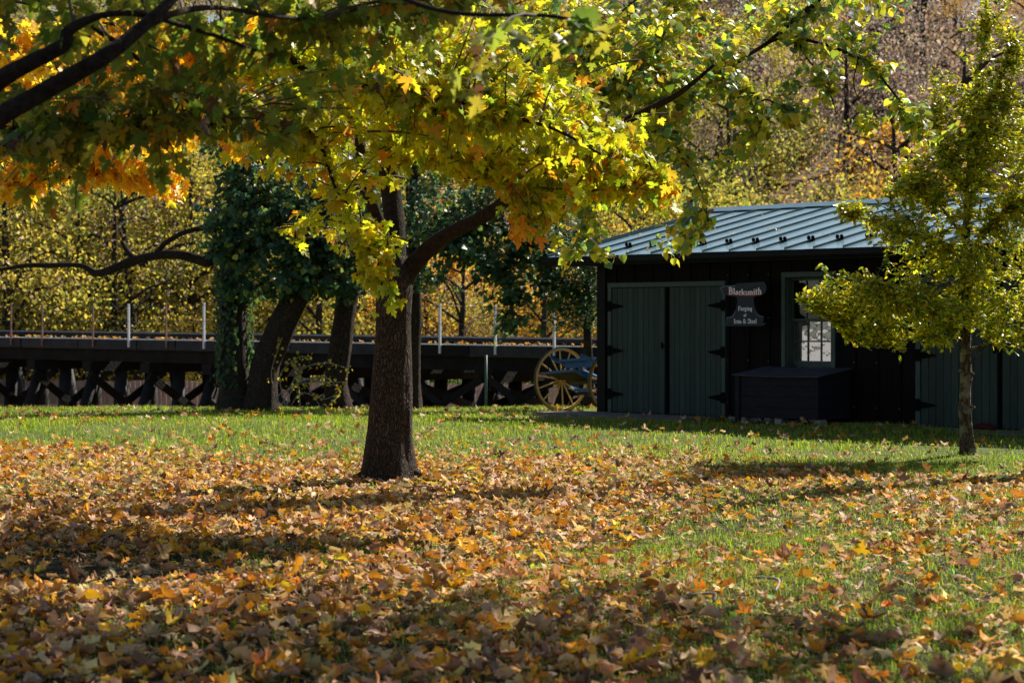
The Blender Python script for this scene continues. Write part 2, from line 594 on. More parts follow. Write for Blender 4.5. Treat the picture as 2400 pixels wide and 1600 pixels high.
lawn = link('lawn', me, None, M['ground'])
tag(lawn, 'grassy lawn strewn with fallen maple leaves, rising to a wooded hillside behind', kind='structure')


gl_ = bpy.data.meshes.new('pane_reflector')  # pale ground added out of view, to brighten the window's reflection
gl_.from_pydata([(-140, -6, .07), (-15, -2, .07), (-13.5, 27, .07), (-16, 34, .03), (-140, 36, .03)], [], [(0, 1, 2, 3, 4)])
tag(link('pane_reflector', gl_, None, plain('pale_reflector', (0.36, 0.34, 0.33), (0.52, 0.50, 0.48), 0.95, 30, bump=0.5, bscale=60)), 'unseen pale sheet added left of the lawn for the window panes to reflect', kind='structure')


# ------------------------------------------------------------------ leaf shapes
def maple_outline(full=True):
    # polar outline, tip along +y, base at the origin
    half = [(0.0, -0.02), (0.10, -0.08), (0.27, -0.18), (0.24, -0.03), (0.45, -0.02), (0.38, 0.10), (0.62, 0.24), (0.50, 0.30),
            (0.52, 0.44), (0.36, 0.38), (0.17, 0.32), (0.22, 0.52), (0.30, 0.62), (0.16, 0.68), (0.11, 0.82)]
    if not full:
        half = [(0.0, -0.02), (0.26, -0.17), (0.24, 0.0), (0.62, 0.24), (0.50, 0.44), (0.17, 0.32), (0.29, 0.60), (0.12, 0.72)]
    pts = half + [(0.0, 1.0)] + [(-x, y) for x, y in reversed(half[1:])]
    return np.array(pts, float)


def leaf_template(kind, curl=0.0, fold=0.0, droop=0.2, seed=0, rings=1, wave=0.0):
    """returns verts (n,3) and triangle/ngon faces; unit leaf, base at origin, tip +y, normal +z"""
    r = np.random.default_rng(seed)
    if kind == 'maple': o = maple_outline(True)
    elif kind == 'maple_low': o = maple_outline(False)
    elif kind == 'heart': o = np.array([(0, .04), (.22, -.06), (.42, .10), (.46, .36), (.30, .68), (0, 1.0), (-.30, .68), (-.46, .36), (-.42, .10), (-.22, -.06)])
    elif kind == 'oval': o = np.array([(0, 0), (.20, .25), (.24, .6), (0, 1.0), (-.24, .6), (-.20, .25)])
    elif kind == 'quad': o = np.array([(0, 0), (.34, .5), (0, 1.0), (-.34, .5)])
    n = len(o)
    if kind in ('quad', 'oval'):
        V = np.concatenate([o, np.zeros((n, 1))], 1)
        if kind == 'quad':
            F = [(0, 1, 2), (0, 2, 3)]
        else:
            F = [(0, 1, 2, 3), (0, 3, 4, 5)]
    else:
        c = np.array([[0, 0.28]])
        if rings == 1:
            P = np.concatenate([c, o])
            F = [(0, 1 + i, 1 + (i + 1) % n) for i in range(n)]
        else:
            mid = c + (o - c) * 0.5
            P = np.concatenate([c, mid, o])
            F = [(0, 1 + i, 1 + (i + 1) % n) for i in range(n)]
            F += [(1 + i, 1 + n + i, 1 + n + (i + 1) % n, 1 + (i + 1) % n) for i in range(n)]
        V = np.concatenate([P, np.zeros((len(P), 1))], 1)
    x, y = V[:, 0].copy(), V[:, 1].copy()
    V[:, 2] += fold * np.abs(x) - droop * y * y
    if wave:
        ph = r.uniform(0, 6, 4)
        V[:, 2] += wave * (np.sin(5 * x + ph[0]) * np.cos(6 * y + ph[1]) + 0.6 * np.sin(9 * x + 7 * y + ph[2]))
    if curl:
        # roll about an axis lying in the leaf
        a = r.uniform(0, math.pi)
        ca, sa = math.cos(a), math.sin(a)
        cy = 0.35
        s = (x * ca + (y - cy) * sa)
        t = (-x * sa + (y - cy) * ca)
        k = curl
        ang = s * k
        rr = 1.0 / max(abs(k), 1e-3)
        ns = np.sin(ang) * rr
        nz_ = (1 - np.cos(ang)) * rr * (1 + 0.35 * np.sin(t * 4 + a))
        V[:, 0] = ns * ca - t * sa
        V[:, 1] = ns * sa + t * ca + cy
        V[:, 2] += nz_
    return V, F


def frames(d, nrm):
    """rotation matrices whose y is d and z close to nrm (arrays n,3)"""
    y = d / np.linalg.norm(d, axis=1, keepdims=True)
    z = nrm - (nrm * y).sum(1, keepdims=True) * y
    z /= np.maximum(np.linalg.norm(z, axis=1, keepdims=True), 1e-6)
    x = np.cross(y, z)
    return np.stack([x, y, z], -1)       # columns


def scatter_mesh(name, temps, pos, R, scale, color, which=None, smooth=False):
    """one mesh of many leaves. temps: list of (V,F); arrays per leaf"""
    n = len(pos)
    if which is None: which = rng.integers(0, len(temps), n)
    vs, ls, ss, ts, cs = [], [], [], [], []
    vb = lb = 0
    for k, (TV, TF) in enumerate(temps):
        idx = np.nonzero(which == k)[0]
        if len(idx) == 0: continue
        Vk = np.einsum('nij,vj->nvi', R[idx], TV) * scale[idx][:, None, None] + pos[idx][:, None, :]
        m = len(TV)
        fl = np.concatenate([np.array(f) for f in TF])
        ft = np.array([len(f) for f in TF])
        fs = np.concatenate([[0], np.cumsum(ft)[:-1]])
        base = vb + np.arange(len(idx)) * m
        L = (fl[None, :] + base[:, None]).ravel()
        Sx = (fs[None, :] + (lb + np.arange(len(idx)) * len(fl))[:, None]).ravel()
        T = np.tile(ft, len(idx))
        vs.append(Vk.reshape(-1, 3))
        cs.append(np.repeat(color[idx], m, axis=0))
        ls.append(L); ss.append(Sx); ts.append(T)
        vb += len(idx) * m
        lb += len(idx) * len(fl)
    return mesh_np(name, np.concatenate(vs), np.concatenate(ls), np.concatenate(ss), np.concatenate(ts), smooth, np.concatenate(cs))


def pick(palette, weights, n, jit=0.18):
    p = np.array(palette, float)
    w_ = np.array(weights, float)
    i = rng.choice(len(p), n, p=w_ / w_.sum())
    c = p[i] * (1 + rng.normal(0, jit, (n, 1))) * (1 + rng.normal(0, jit * 0.35, (n, 3)))
    return np.clip(c, 0.004, 0.95)


def unit(n):
    v = rng.normal(size=(n, 3))
    return v / np.linalg.norm(v, axis=1, keepdims=True)


def sprays(blobs, branches, leaves_per=11, twig_len=0.55, leaf_step=None, spread=0.10, droop=0.55):
    """blobs: (u,v,Y,ru,rv,rY,count). returns leaf pos, dirs, normals, twig paths"""
    bp = np.array([tuple(p) for b in branches for p in b]) if branches else None
    P, D, N, tw = [], [], [], []
    for (u, v, Y, ru, rv, rY, cnt) in blobs:
        c = np.array(W(u, v, Y))
        sx, sz = ru / FPX * Y, rv / FPX * Y
        for _ in range(cnt):
            q = unit(1)[0] * rng.random() ** 0.4
            tip = c + q * np.array([sx, rY, sz])
            if bp is not None and rng.random() < 0.9:
                dd = bp - tip
                dist = np.linalg.norm(dd * np.array([1, .7, 1.0]), axis=1)
                j = int(np.argmin(dist + rng.random(len(dist)) * 0.5))
                far = dist[j]
                org = bp[j]
                if far > 2.4: org = tip + (bp[j] - tip) * (2.4 / far)
            else:
                org = tip + unit(1)[0] * twig_len * np.array([1, 1, .3]) + np.array([0, 0, 0.15])
            v_ = tip - org
            L = np.linalg.norm(v_)
            mid = (org + tip) / 2 + np.array([0, 0, 0.13 * L]) + unit(1)[0] * 0.06 * L
            T = np.linspace(0, 1, 7)[:, None]
            path = (1 - T) ** 2 * org + 2 * T * (1 - T) * mid + T ** 2 * tip
            if L > 0.05: tw.append(path)
            k = leaves_per + int(rng.integers(-3, 4))
            tl = np.clip(1 - rng.random(k) ** 1.3 * min(1.0, twig_len / max(L, .1)) * 1.3, 0.02, 1)[:, None]
            base = (1 - tl) ** 2 * org + 2 * tl * (1 - tl) * mid + tl ** 2 * tip
            dirp = v_ / max(L, 1e-3)
            side = unit(k)
            dr = dirp * 0.55 + side * np.array([0.9, 0.9, 0.45])
            dr[:, 2] -= droop * (0.4 + rng.random(k))
            dr /= np.linalg.norm(dr, axis=1, keepdims=True)
            nrm = unit(k) * 0.55 + np.array([0, -0.35, 0.75]) - dr * 0.1
            P.append(base + unit(k) * spread * rng.random((k, 1)))
            D.append(dr)
            N.append(nrm)
    return np.concatenate(P), np.concatenate(D), np.concatenate(N), tw


def to_px(P):
    return 1200 + FPX * P[:, 0] / P[:, 1], HOR + FPX * (CAMZ - P[:, 2]) / P[:, 1]


def make_foliage(parent, P, D, N, scale, color, mat, temps, big=300, leafname='leaf', stuffname='foliage', off=None, maxshow=None):
    """the `big` largest visible leaves as objects of their own, the rest one mesh"""
    R = frames(D, N)
    n = len(P)
    off = np.array(parent.location) if off is None else np.array(off)
    which = rng.integers(0, len(temps), n)
    order = np.arange(n)
    single = np.zeros(n, bool)
    if big:
        u, v = to_px(P)
        vis = (u > 0) & (u < 2400) & (v > 0) & (v < 1600)
        size = np.where(vis, scale / P[:, 1], 0)
        idx = np.argsort(-size)[:big]
        idx = idx[size[idx] > 0]
        single[idx] = True
        # colour-quantised shared meshes
        nm = 14
        cent = color[idx][rng.choice(len(idx), min(nm, len(idx)), replace=False)]
        meshes = {}
        for i in idx:
            k = int(np.argmin(((cent - color[i]) ** 2).sum(1)))
            key = (k, int(which[i]))
            if key not in meshes:
                TV, TF = temps[key[1]]
                fl = np.concatenate([np.array(f) for f in TF])
                ft = np.array([len(f) for f in TF])
                fs = np.concatenate([[0], np.cumsum(ft)[:-1]])
                m_ = mesh_np(leafname, TV, fl, fs, ft, False, np.tile(cent[k], (len(TV), 1)))
                m_.materials.append(mat)
                meshes[key] = m_
            o = bpy.data.objects.new(leafname, meshes[key])
            mat4 = Matrix(R[i].tolist()).to_4x4()
            o.matrix_local = Matrix.Translation(Vector(P[i] - off)) @ mat4 @ Matrix.Scale(float(scale[i]), 4)
            o.parent = parent
            COL.objects.link(o)
    rest = ~single
    me = scatter_mesh(stuffname, temps, P[rest] - off, R[rest], scale[rest], color[rest], which[rest])
    o = link(stuffname, me, parent, mat)
    o['kind'] = 'stuff'
    return o


MAPLE = [leaf_template('maple', fold=f, droop=d, wave=wv, seed=s) for s, (f, d, wv) in enumerate([(0.12, .1, .02), (0.25, .3, .03), (-0.1, .35, .04), (0.35, .15, .03)])]
HEART = [leaf_template('heart', fold=f, droop=d, wave=wv, seed=s) for s, (f, d, wv) in enumerate([(0.2, .2, .03), (-0.15, .3, .04), (0.4, .1, .02)])]
OVAL = [leaf_template('oval', fold=f, droop=d) for f, d in ((0.3, .15), (0.1, .3))]
QUAD = [leaf_template('quad', fold=0.2, droop=0.15)]

# ------------------------------------------------------------------ blacksmith's shop
THETA = math.atan(4500 / 4667.0)
shop = empty('blacksmith_shop', (1.458, 32.56, 0.0), -(math.pi / 2 - THETA),
             'long dark board-sided shop with metal roof in pale blue sky sheen and green double doors', 'building')
LEN, DEP = 12.6, 8.2 - 1.16
FS = -0.58
SLOPE = 0.894 / 4.085


def part(mb, name, mat, parent=shop, **k):
    return mb.build(name, mat, parent, **k)


DOORS = [(0.277, 2.60, 0.03, 2.04), (6.235, 8.75, 0.03, 2.04)]
WIN = (3.83, 4.68, 0.79, 2.15)
OPEN = DOORS + [WIN]
# wall core behind the boards
core = MB()
xsn = sorted({0.0, LEN} | {o[0] for o in OPEN} | {o[1] for o in OPEN})
for a, b in zip(xsn[:-1], xsn[1:]):
    mid = (a + b) / 2
    op = next((o for o in OPEN if o[0] < mid < o[1]), None)
    if op:
        if op[2] > 0.1: core.box(a, b, 0, 0.12, -0.25, op[2])
        core.box(a, b, 0, 0.12, op[3], 2.62)
    else:
        core.box(a, b, 0, 0.12, -0.25, 2.62)
core.box(0, 0.1, 0.121, DEP, -1.5, 2.62)
core.box(LEN - 0.1, LEN, 0.121, DEP, -1.5, 2.62)
core.box(0.101, LEN - 0.101, DEP - 0.1, DEP, -1.8, 2.62)
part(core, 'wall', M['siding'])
inner = MB().box(0.12, LEN - 0.12, 1.6, 1.65, 0, 2.6)
inner.box(0.12, LEN - 0.12, 0.125, 1.59, 0.0, 0.02)
part(inner, 'inner_wall', M['interior'])
# boards and battens
cols = [0.14] + [round(0.35 + 0.395 * k, 3) for k in range(31) if 0.35 + 0.395 * k < LEN - 0.1] + [LEN - 0.005]
for a, b in zip(cols[:-1], cols[1:]):
    segs = [(0.04, 2.56)]
    ops = [o for o in OPEN if o[0] - 0.07 < b - 0.01 and o[1] + 0.07 > a + 0.01]
    pieces = [(a, b, 0.04, 2.56)]
    for o in ops:
        nxt = []
        ox0, ox1 = o[0] - 0.075, o[1] + 0.075
        oz0 = o[2] if o[2] > .1 else -1
        for (pa, pb, z0, z1) in pieces:
            if ox0 >= pb or ox1 <= pa:
                nxt.append((pa, pb, z0, z1)); continue
            if o[3] + 0.075 < z1: nxt.append((pa, pb, o[3] + 0.075, z1))
            if oz0 > z0: nxt.append((pa, pb, z0, oz0))
            lo, hi = max(z0, oz0), min(z1, o[3] + 0.075)
            if ox0 > pa + 0.02: nxt.append((pa, ox0, lo, hi))
            if ox1 < pb - 0.02: nxt.append((ox1, pb, lo, hi))
        pieces = nxt
    for (pa, pb, z0, z1) in pieces:
        if pb - pa < 0.015 or z1 - z0 < 0.02: continue
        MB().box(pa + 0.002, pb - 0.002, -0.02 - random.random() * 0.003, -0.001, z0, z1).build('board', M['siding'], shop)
for x in cols[1:-1]:
    spans = [(0.05, 2.55)]
    for o in OPEN:
        if o[0] - 0.1 < x < o[1] + 0.1:
            spans = ([(0.05, o[2])] if o[2] > .1 else []) + [(o[3] + 0.08, 2.55)]
    for z0, z1 in spans:
        MB().box(x - 0.024, x + 0.024, -0.046, -0.024, z0, z1).build('batten', M['siding'], shop)
MB().box(-0.012, 0.135, -0.05, -0.001, 0.0, 2.56).box(-0.05, -0.013, -0.05, 0.12, 0.0, 2.56).build('corner_board', M['shop_black'], shop)


def strap_hinge(parent, x, z, side, L=0.24):
    m = MB()
    m.box(min(x, x - side * 0.075), max(x, x - side * 0.075), -0.075, -0.060, z - 0.085, z + 0.085)
    a = x + side * 0.008
    pts = [(a, z - 0.05), (a + side * L, z - 0.012), (a + side * (L + .02), z), (a + side * L, z + 0.012), (a, z + 0.05)]
    if side < 0: pts = pts[::-1]
    m.poly(pts, 0.012, y0=-0.072)
    for t in (0.25, 0.55, 0.85):
        m.box(a + side * L * t - .006, a + side * L * t + .006, -0.078, -0.0725, z - .006, z + .006)
    return m.build('hinge', M['iron'], parent)


def double_door(x0, x1, z0, z1, gap0, gap1):
    fr = MB()
    fr.box(x0 - 0.075, x1 + 0.075, -0.066, -0.001, z1 + 0.002, z1 + 0.075)
    fr.box(x0 - 0.075, x0 - 0.002, -0.058, -0.001, 0.03, z1)
    fr.box(x1 + 0.002, x1 + 0.075, -0.058, -0.001, 0.03, z1)
    fr.build('door_frame', M['trim_green'], shop)
    for (a, b, side) in ((x0 + 0.012, gap0, 1), (gap1, x1 - 0.012, -1)):
        n = 10
        leaf = MB().box(a + 0.003, b - 0.003, -0.022, 0.02, z0 + 0.01, z1 - 0.012).build('door', M['interior'], shop)
        wd = (b - a) / n
        for k in range(n):
            MB().box(a + k * wd + 0.004, a + (k + 1) * wd - 0.004, -0.044 - random.random() * 0.003, -0.0225, z0 + random.uniform(0, .012), z1 - 0.01).build('plank', M['door_green%d' % random.randrange(3)], leaf)
        for z in (1.74, 1.02, 0.32):
            strap_hinge(leaf, x0 if side > 0 else x1, z, side)
        nails = MB()
        for t in (0.18, 0.72):
            for dz in (0.0, .035, .07):
                xx = a + (b - a) * t
                nails.box(xx - .005, xx + .005, -0.051, -0.0475, 1.0 + dz, 1.008 + dz)
        nails.build('nail_heads', M['greypole'], leaf)
    MB().box(gap0, gap1, 0.03, 0.06, z0, z1).build('door_post', M['shop_black'], shop)


double_door(0.277, 2.60, 0.03, 2.04, 1.425, 1.53)
double_door(6.235, 8.75, 0.03, 2.04, 7.48, 7.56)

# window
x0, x1, z0, z1 = WIN
wf = MB()
wf.box(x0 - 0.065, x1 + 0.072, -0.060, -0.001, z1 + .002, z1 + 0.078)
wf.box(x0 - 0.065, x0, -0.055, -0.001, z0, z1)
wf.box(x1, x1 + 0.072, -0.055, -0.001, z0, z1)
wf.box(x0, x0 + 0.012, 0.0, 0.19, z0, z1)
wf.box(x1 - 0.012, x1, 0.0, 0.19, z0, z1)
window = wf.build('window', M['trim_green'], shop)
MB().box(x0 + .013, x1 - .013, -0.03, 0.2, z0 - 0.03, z0 + 0.006).build('sill', M['trim_green'], window)


def sash(xa, xb, za, zb, y, rails):
    m = MB()
    m.box(xa, xa + 0.018, y, y + 0.035, za, zb)
    m.box(xb - 0.045, xb, y, y + 0.035, za, zb)
    m.box(xa + .018, xb - .045, y, y + 0.035, zb - 0.035, zb)
    m.box(xa + .018, xb - .045, y, y + 0.035, za, za + rails)
    gx0, gx1, gz0, gz1 = xa + 0.018, xb - 0.045, za + rails, zb - 0.035
    for k in (1, 2):
        xx = gx0 + (gx1 - gx0) * k / 3
        m.box(xx - 0.011, xx + 0.011, y + 0.002, y + 0.033, gz0, gz1)
    zz = (gz0 + gz1) / 2
    for k in range(3):
        a = gx0 + (gx1 - gx0) * k / 3 + (0.0112 if k else 0)
        b = gx0 + (gx1 - gx0) * (k + 1) / 3 - (0.0112 if k < 2 else 0)
        m.box(a, b, y + 0.002, y + 0.033, zz - 0.011, zz + 0.011)
    m.build('sash', M['trim_green'], window)
    for k in range(3):
        for j in range(2):
            a, b = gx0 + (gx1 - gx0) * k / 3, gx0 + (gx1 - gx0) * (k + 1) / 3
            c, d = gz0 + (gz1 - gz0) * j / 2, gz0 + (gz1 - gz0) * (j + 1) / 2
            tilt = random.uniform(-.002, .002)
            g = MB().add([(a, y + .015 + tilt, c), (b, y + .015 - tilt, c), (b, y + .015 - tilt, d), (a, y + .015 + tilt, d)], [(0, 1, 2, 3)])
            g.build('pane', M['glass'] if y > .12 else M['glass_weak_mirror'], window)


sash(3.845, 4.64, 0.82, 1.525, 0.145, 0.085)
sash(3.845, 4.64, 1.50, 2.14, 0.105, 0.035)
cur = MB()  # rippled sheet added behind the lower sash in place of a bright reflection
nn = 60
vs, fs = [], []
for i in range(nn + 1):
    x = 3.72 + 1.05 * i / nn
    yy = 0.25 + 0.03 * math.sin(i * 1.1) + 0.02 * math.sin(i * 2.7 + 1)
    vs += [(x, yy, 0.75), (x, yy + .01 * math.sin(i * .7), 1.52)]
    if i: fs.append((2 * i - 2, 2 * i, 2 * i + 1, 2 * i - 1))
cur.add(vs, fs).build('reflection_sheet', M['reflection_sheet'], window)

# roof
RX0, RX1 = -0.65, LEN + 0.6
yr = FS + 4.085


def zr(y): return 2.545 + SLOPE * ((y - FS) if y <= yr else (2 * yr - y - FS))


seams = [3.19 + 0.525 * k for k in range(-7, 20) if 3.19 + 0.525 * k < RX1 - 0.1]
edges = [RX0] + seams + [RX1]
sub = MB()
for sgn in (0, 1):
    ya, yb = (FS, yr) if sgn == 0 else (2 * yr - FS, yr)
    sub.add([(RX0 + .01, ya, zr(ya) - 0.10), (RX1 - .01, ya, zr(ya) - 0.10), (RX1 - .01, yb, zr(yb) - 0.10), (RX0 + .01, yb, zr(yb) - 0.10),
             (RX0 + .01, ya, zr(ya) - 0.012), (RX1 - .01, ya, zr(ya) - 0.012), (RX1 - .01, yb, zr(yb) - 0.012), (RX0 + .01, yb, zr(yb) - 0.012)],
            [(3, 2, 1, 0), (4, 5, 6, 7), (0, 1, 5, 4), (1, 2, 6, 5), (2, 3, 7, 6), (3, 0, 4, 7)])
roof = part(sub, 'roof', M['shop_black'])
for a, b in zip(edges[:-1], edges[1:]):
    for sgn in (0, 1):
        ya, yb = (FS - .02, yr) if sgn == 0 else (2 * yr - FS + .02, yr)
        za, zb = zr(ya), zr(yb)
        v = []
        dz = random.uniform(-.001, .001)
        n_ = 5
        vv, ff = [], []
        for j in range(n_ + 1):
            t = j / n_
            y = ya + (yb - ya) * t
            z = za + (zb - za) * t + dz + (0.002 * math.sin(t * 9 + a * 5) if 0 < j < n_ else 0)
            vv += [(a + .001, y, z), ((a + b) / 2, y, z + .0015 * math.sin(j * 2 + a)), (b - .001, y, z)]
            if j:
                q = 3 * j
                ff += [(q - 3, q - 2, q + 1, q), (q - 2, q - 1, q + 2, q + 1)]
        MB().add(vv, ff).build('roof_panel', M['roof'], roof, smooth=True)
for x in seams:
    for sgn in (0, 1):
        ya, yb = (FS, yr) if sgn == 0 else (2 * yr - FS, yr)
        MB().beam((x, ya, zr(ya) + 0.014), (x, yb, zr(yb) + 0.014), 0.016, 0.034).build('seam', M['seam'], roof)
for x in seams[2:]:
    y = FS + 0.62
    m = MB()
    for s in (-1, 1):
        cx = x + s * 0.038
        pts = [(cx + 0.032 * math.cos(a), zr(y) + 0.055 + 0.034 * math.sin(a)) for a in [k * math.pi / 4 + .2 for k in range(8)]]
        m.poly(pts, 0.014, y0=y - .007)
        m.box(cx - .009, cx + .009, y - 0.018, y - 0.0075, zr(y) + .04, zr(y) + .07)
    m.box(x - 0.05, x + 0.05, y - 0.015, y + 0.04, zr(y) + .004, zr(y) + 0.035)
    m.build('snow_guard', M['iron'], roof)
rc = MB()
rc.add([(RX0 - .02, yr - 0.16, zr(yr) - .005), (RX1, yr - 0.16, zr(yr) - .005), (RX1, yr, zr(yr) + .075), (RX0 - .02, yr, zr(yr) + .075),
        (RX1, yr + 0.16, zr(yr) - .005), (RX0 - .02, yr + 0.16, zr(yr) - .005)],
       [(0, 1, 2, 3), (3, 2, 4, 5), (0, 3, 5), (1, 4, 2)])
part(rc, 'ridge_cap', M['roof'], roof)
rk = MB()
rk.beam((RX0 + 0.0, FS, zr(FS) + .012), (RX0 + 0.0, yr, zr(yr) + .012), 0.035, 0.05)
part(rk, 'rake_edge', M['seam'], roof)
# soffit, fascia, gutter
MB().box(RX0 + .01, RX1 - .02, FS + .005, -0.05, 2.39, 2.42).box(RX0 + .01, RX1 - .02, FS - .004, FS + .004, 2.39, 2.535).build('fascia', M['shop_black'], roof)
gl = MB()
prof = [(-0.105, 2.515), (-0.105, 2.45), (-0.085, 2.42), (-0.04, 2.41), (-0.006, 2.43), (-0.006, 2.515)]
vs, fs = [], []
for x in (RX0 - .06, RX1):
    vs += [(x, FS + p[0], p[1]) for p in prof]
fs = [(i, i + 1, i + 7, i + 6) for i in range(5)] + [(5, 4, 3, 2, 1, 0), (6, 7, 8, 9, 10, 11)]
gl.add(vs, fs)
gutter = gl.build('gutter', M['shop_black'], roof)
for k in range(18):
    x = RX0 + .3 + k * .72
    MB().box(x - .012, x + .012, FS - .108, FS - .002, 2.512, 2.522).build('gutter_strap', M['iron'], gutter)
# gable end triangle
MB().add([(0.0, 0.0, 2.56), (0.0, DEP, 2.56), (0.0, yr, zr(yr) - .11), (0.1, 0.0, 2.56), (0.1, DEP, 2.56), (0.1, yr, zr(yr) - .11)],
         [(0, 1, 2), (5, 4, 3), (0, 2, 5, 3), (1, 4, 5, 2)]).build('gable', M['siding'], shop)
# nail heads down the battens and a latch on each pair of doors
nh = MB()
for x in cols[1:-1]:
    if any(o[0] - .1 < x < o[1] + .1 for o in OPEN): continue
    for z in (0.25, 0.9, 1.55, 2.2):
        nh.box(x - .006, x + .006, -0.0495, -0.0465, z - .006, z + .006)
part(nh, 'nail_heads', M['greypole'])['kind'] = 'stuff'
for gx in (1.40, 7.46):
    MB().box(gx - .04, gx - .005, -0.062, -0.0485, 1.06, 1.16).box(gx - .03, gx + .15, -0.075, -0.0625, 1.10, 1.12).build('latch', M['iron'], shop)
# foundation stones
xx = 2.66
while xx < 6.1:
    L = random.uniform(.10, .22)
    MB().box(xx, xx + L - .012, -0.035 - random.random() * .03, 0.0, -0.05, 0.035 - random.random() * .015).build('foundation_stone', M['stone'], shop, bevel=0.008)
    xx += L
# service mast behind the ridge
mast = empty('service_mast', (0, 0, 0), 0, 'grey weathered post with cap and drooping wire behind the shop roof', 'post')
mb = Vector((shop.matrix_basis @ Vector((-0.9, 4.2, 0))))
mp_ = W(1617, 467, 37.2)
MB().box(mp_.x - .05, mp_.x + .05, mp_.y - .05, mp_.y + .05, -1.2, mp_.z - .06).build('pole', M['greypole'], mast)
MB().tube([(mp_.x, mp_.y, mp_.z - .06), (mp_.x, mp_.y, mp_.z + .0), (mp_.x, mp_.y, mp_.z + .03)], [.05, .06, .03], 10).build('cap', M['iron'], mast)
MB().tube(smooth_path([mp_ + Vector((0.03, 0, 0)), mp_ + Vector((.13, 0, -.05)), mp_ + Vector((.24, .0, -.17)), mp_ + Vector((.28, 0, -.3))]), [.006], 5).build('wire', M['pale_twig'], mast, smooth=True)

# concrete aprons
for (xa, xb, lab, dx) in ((-0.30, 2.60, 'worn concrete apron in front of the left double doors', .35), (5.7, 11.5, 'worn concrete apron in front of the right double doors', .3)):
    ap = MB()
    top = 0.022
    pts = [(xa, -0.052), (xb, -0.052), (xb - .25 if dx < .32 else xb - .1, -0.95), (xa - dx, -0.85)]
    if dx < .32: pts = [(xa, -0.052), (xb, -0.052), (xb, -0.9), (xa - .1, -0.78)]
    ap.add([(p[0], p[1], -0.1) for p in pts] + [(p[0], p[1], top) for p in pts],
           [(0, 1, 2, 3), (7, 6, 5, 4), (0, 4, 5, 1), (1, 5, 6, 2), (2, 6, 7, 3), (3, 7, 4, 0)])
    o = ap.build('concrete_apron', M['concrete'])
    o.location = shop.location
    o.rotation_euler = shop.rotation_euler
    tag(o, lab, 'paving', kind='thing')

# ------------------------------------------------------------------ sign
sign = empty('hanging_sign', shop.matrix_basis @ Vector((3.31, -0.36, 1.753)), shop.rotation_euler.z,
             'black anvil-shaped hanging sign lettered Blacksmith beside the left doors', 'sign')


def sp(x, y): return ((x - 1112) / 1250.0, (762 - y) / 1594.0)


outl = [(535, 372), (600, 338), (690, 325), (915, 318), (930, 265), (1250, 250), (1590, 236), (1640, 330), (1645, 430), (1610, 500), (1540, 548),
        (1370, 572), (1338, 625), (1342, 740), (1370, 850), (1400, 950), (1440, 1022), (1500, 1050), (1575, 1062), (1585, 1120), (1560, 1205), (1640, 1222), (1600, 1262), (1520, 1285),
        (650, 1292), (652, 1240), (672, 1130), (705, 1082), (840, 1058), (890, 950), (930, 830), (950, 700), (940, 620), (890, 577), (740, 560), (650, 530), (600, 470)]
op = [sp(*p) for p in outl]
bd = MB().poly(op, 0.028, y0=-0.014)
board = bd.build('sign_board', M['signblack'], sign)


def ribbon(pts, wd, y, m):
    """flat raised strip along a polyline in x,z"""
    for (a, b) in zip(pts[:-1], pts[1:]):
        ax, az, bx, bz = a[0], a[1], b[0], b[1]
        L = math.hypot(bx - ax, bz - az) or 1e-6
        nx_, nz_ = -(bz - az) / L * wd / 2, (bx - ax) / L * wd / 2
        m.add([(ax + nx_, y, az + nz_), (ax - nx_, y, az - nz_), (bx - nx_, y, bz - nz_), (bx + nx_, y, bz + nz_)], [(0, 1, 2, 3)])


em = MB()
for seg in ([(535, 372), (600, 338), (690, 325), (915, 318)], [(535, 372), (600, 470)], [(680, 1130), (705, 1082), (840, 1058), (900, 930)], [(1390, 930), (1440, 1022), (1500, 1050), (1575, 1062)]):
    ribbon([sp(*p) for p in seg], 0.010, -0.0165, em)
em.build('painted_edge', M['signedge'], board)

# serif lettering drawn as strokes: glyph -> (advance, [(kind, ...)])
TK, TN = 0.16, 0.075


def arc(cx, cy, rx, ry, a0, a1, n=10):
    return [(cx + rx * math.cos(math.radians(a0 + (a1 - a0) * k / n)), cy + ry * math.sin(math.radians(a0 + (a1 - a0) * k / n))) for k in range(n + 1)]


def stem(x, y0, y1): return [('v', x, y0, y1)]


def serif(x, y, wd=0.26): return [('h', x - wd / 2, x + wd / 2, y)]


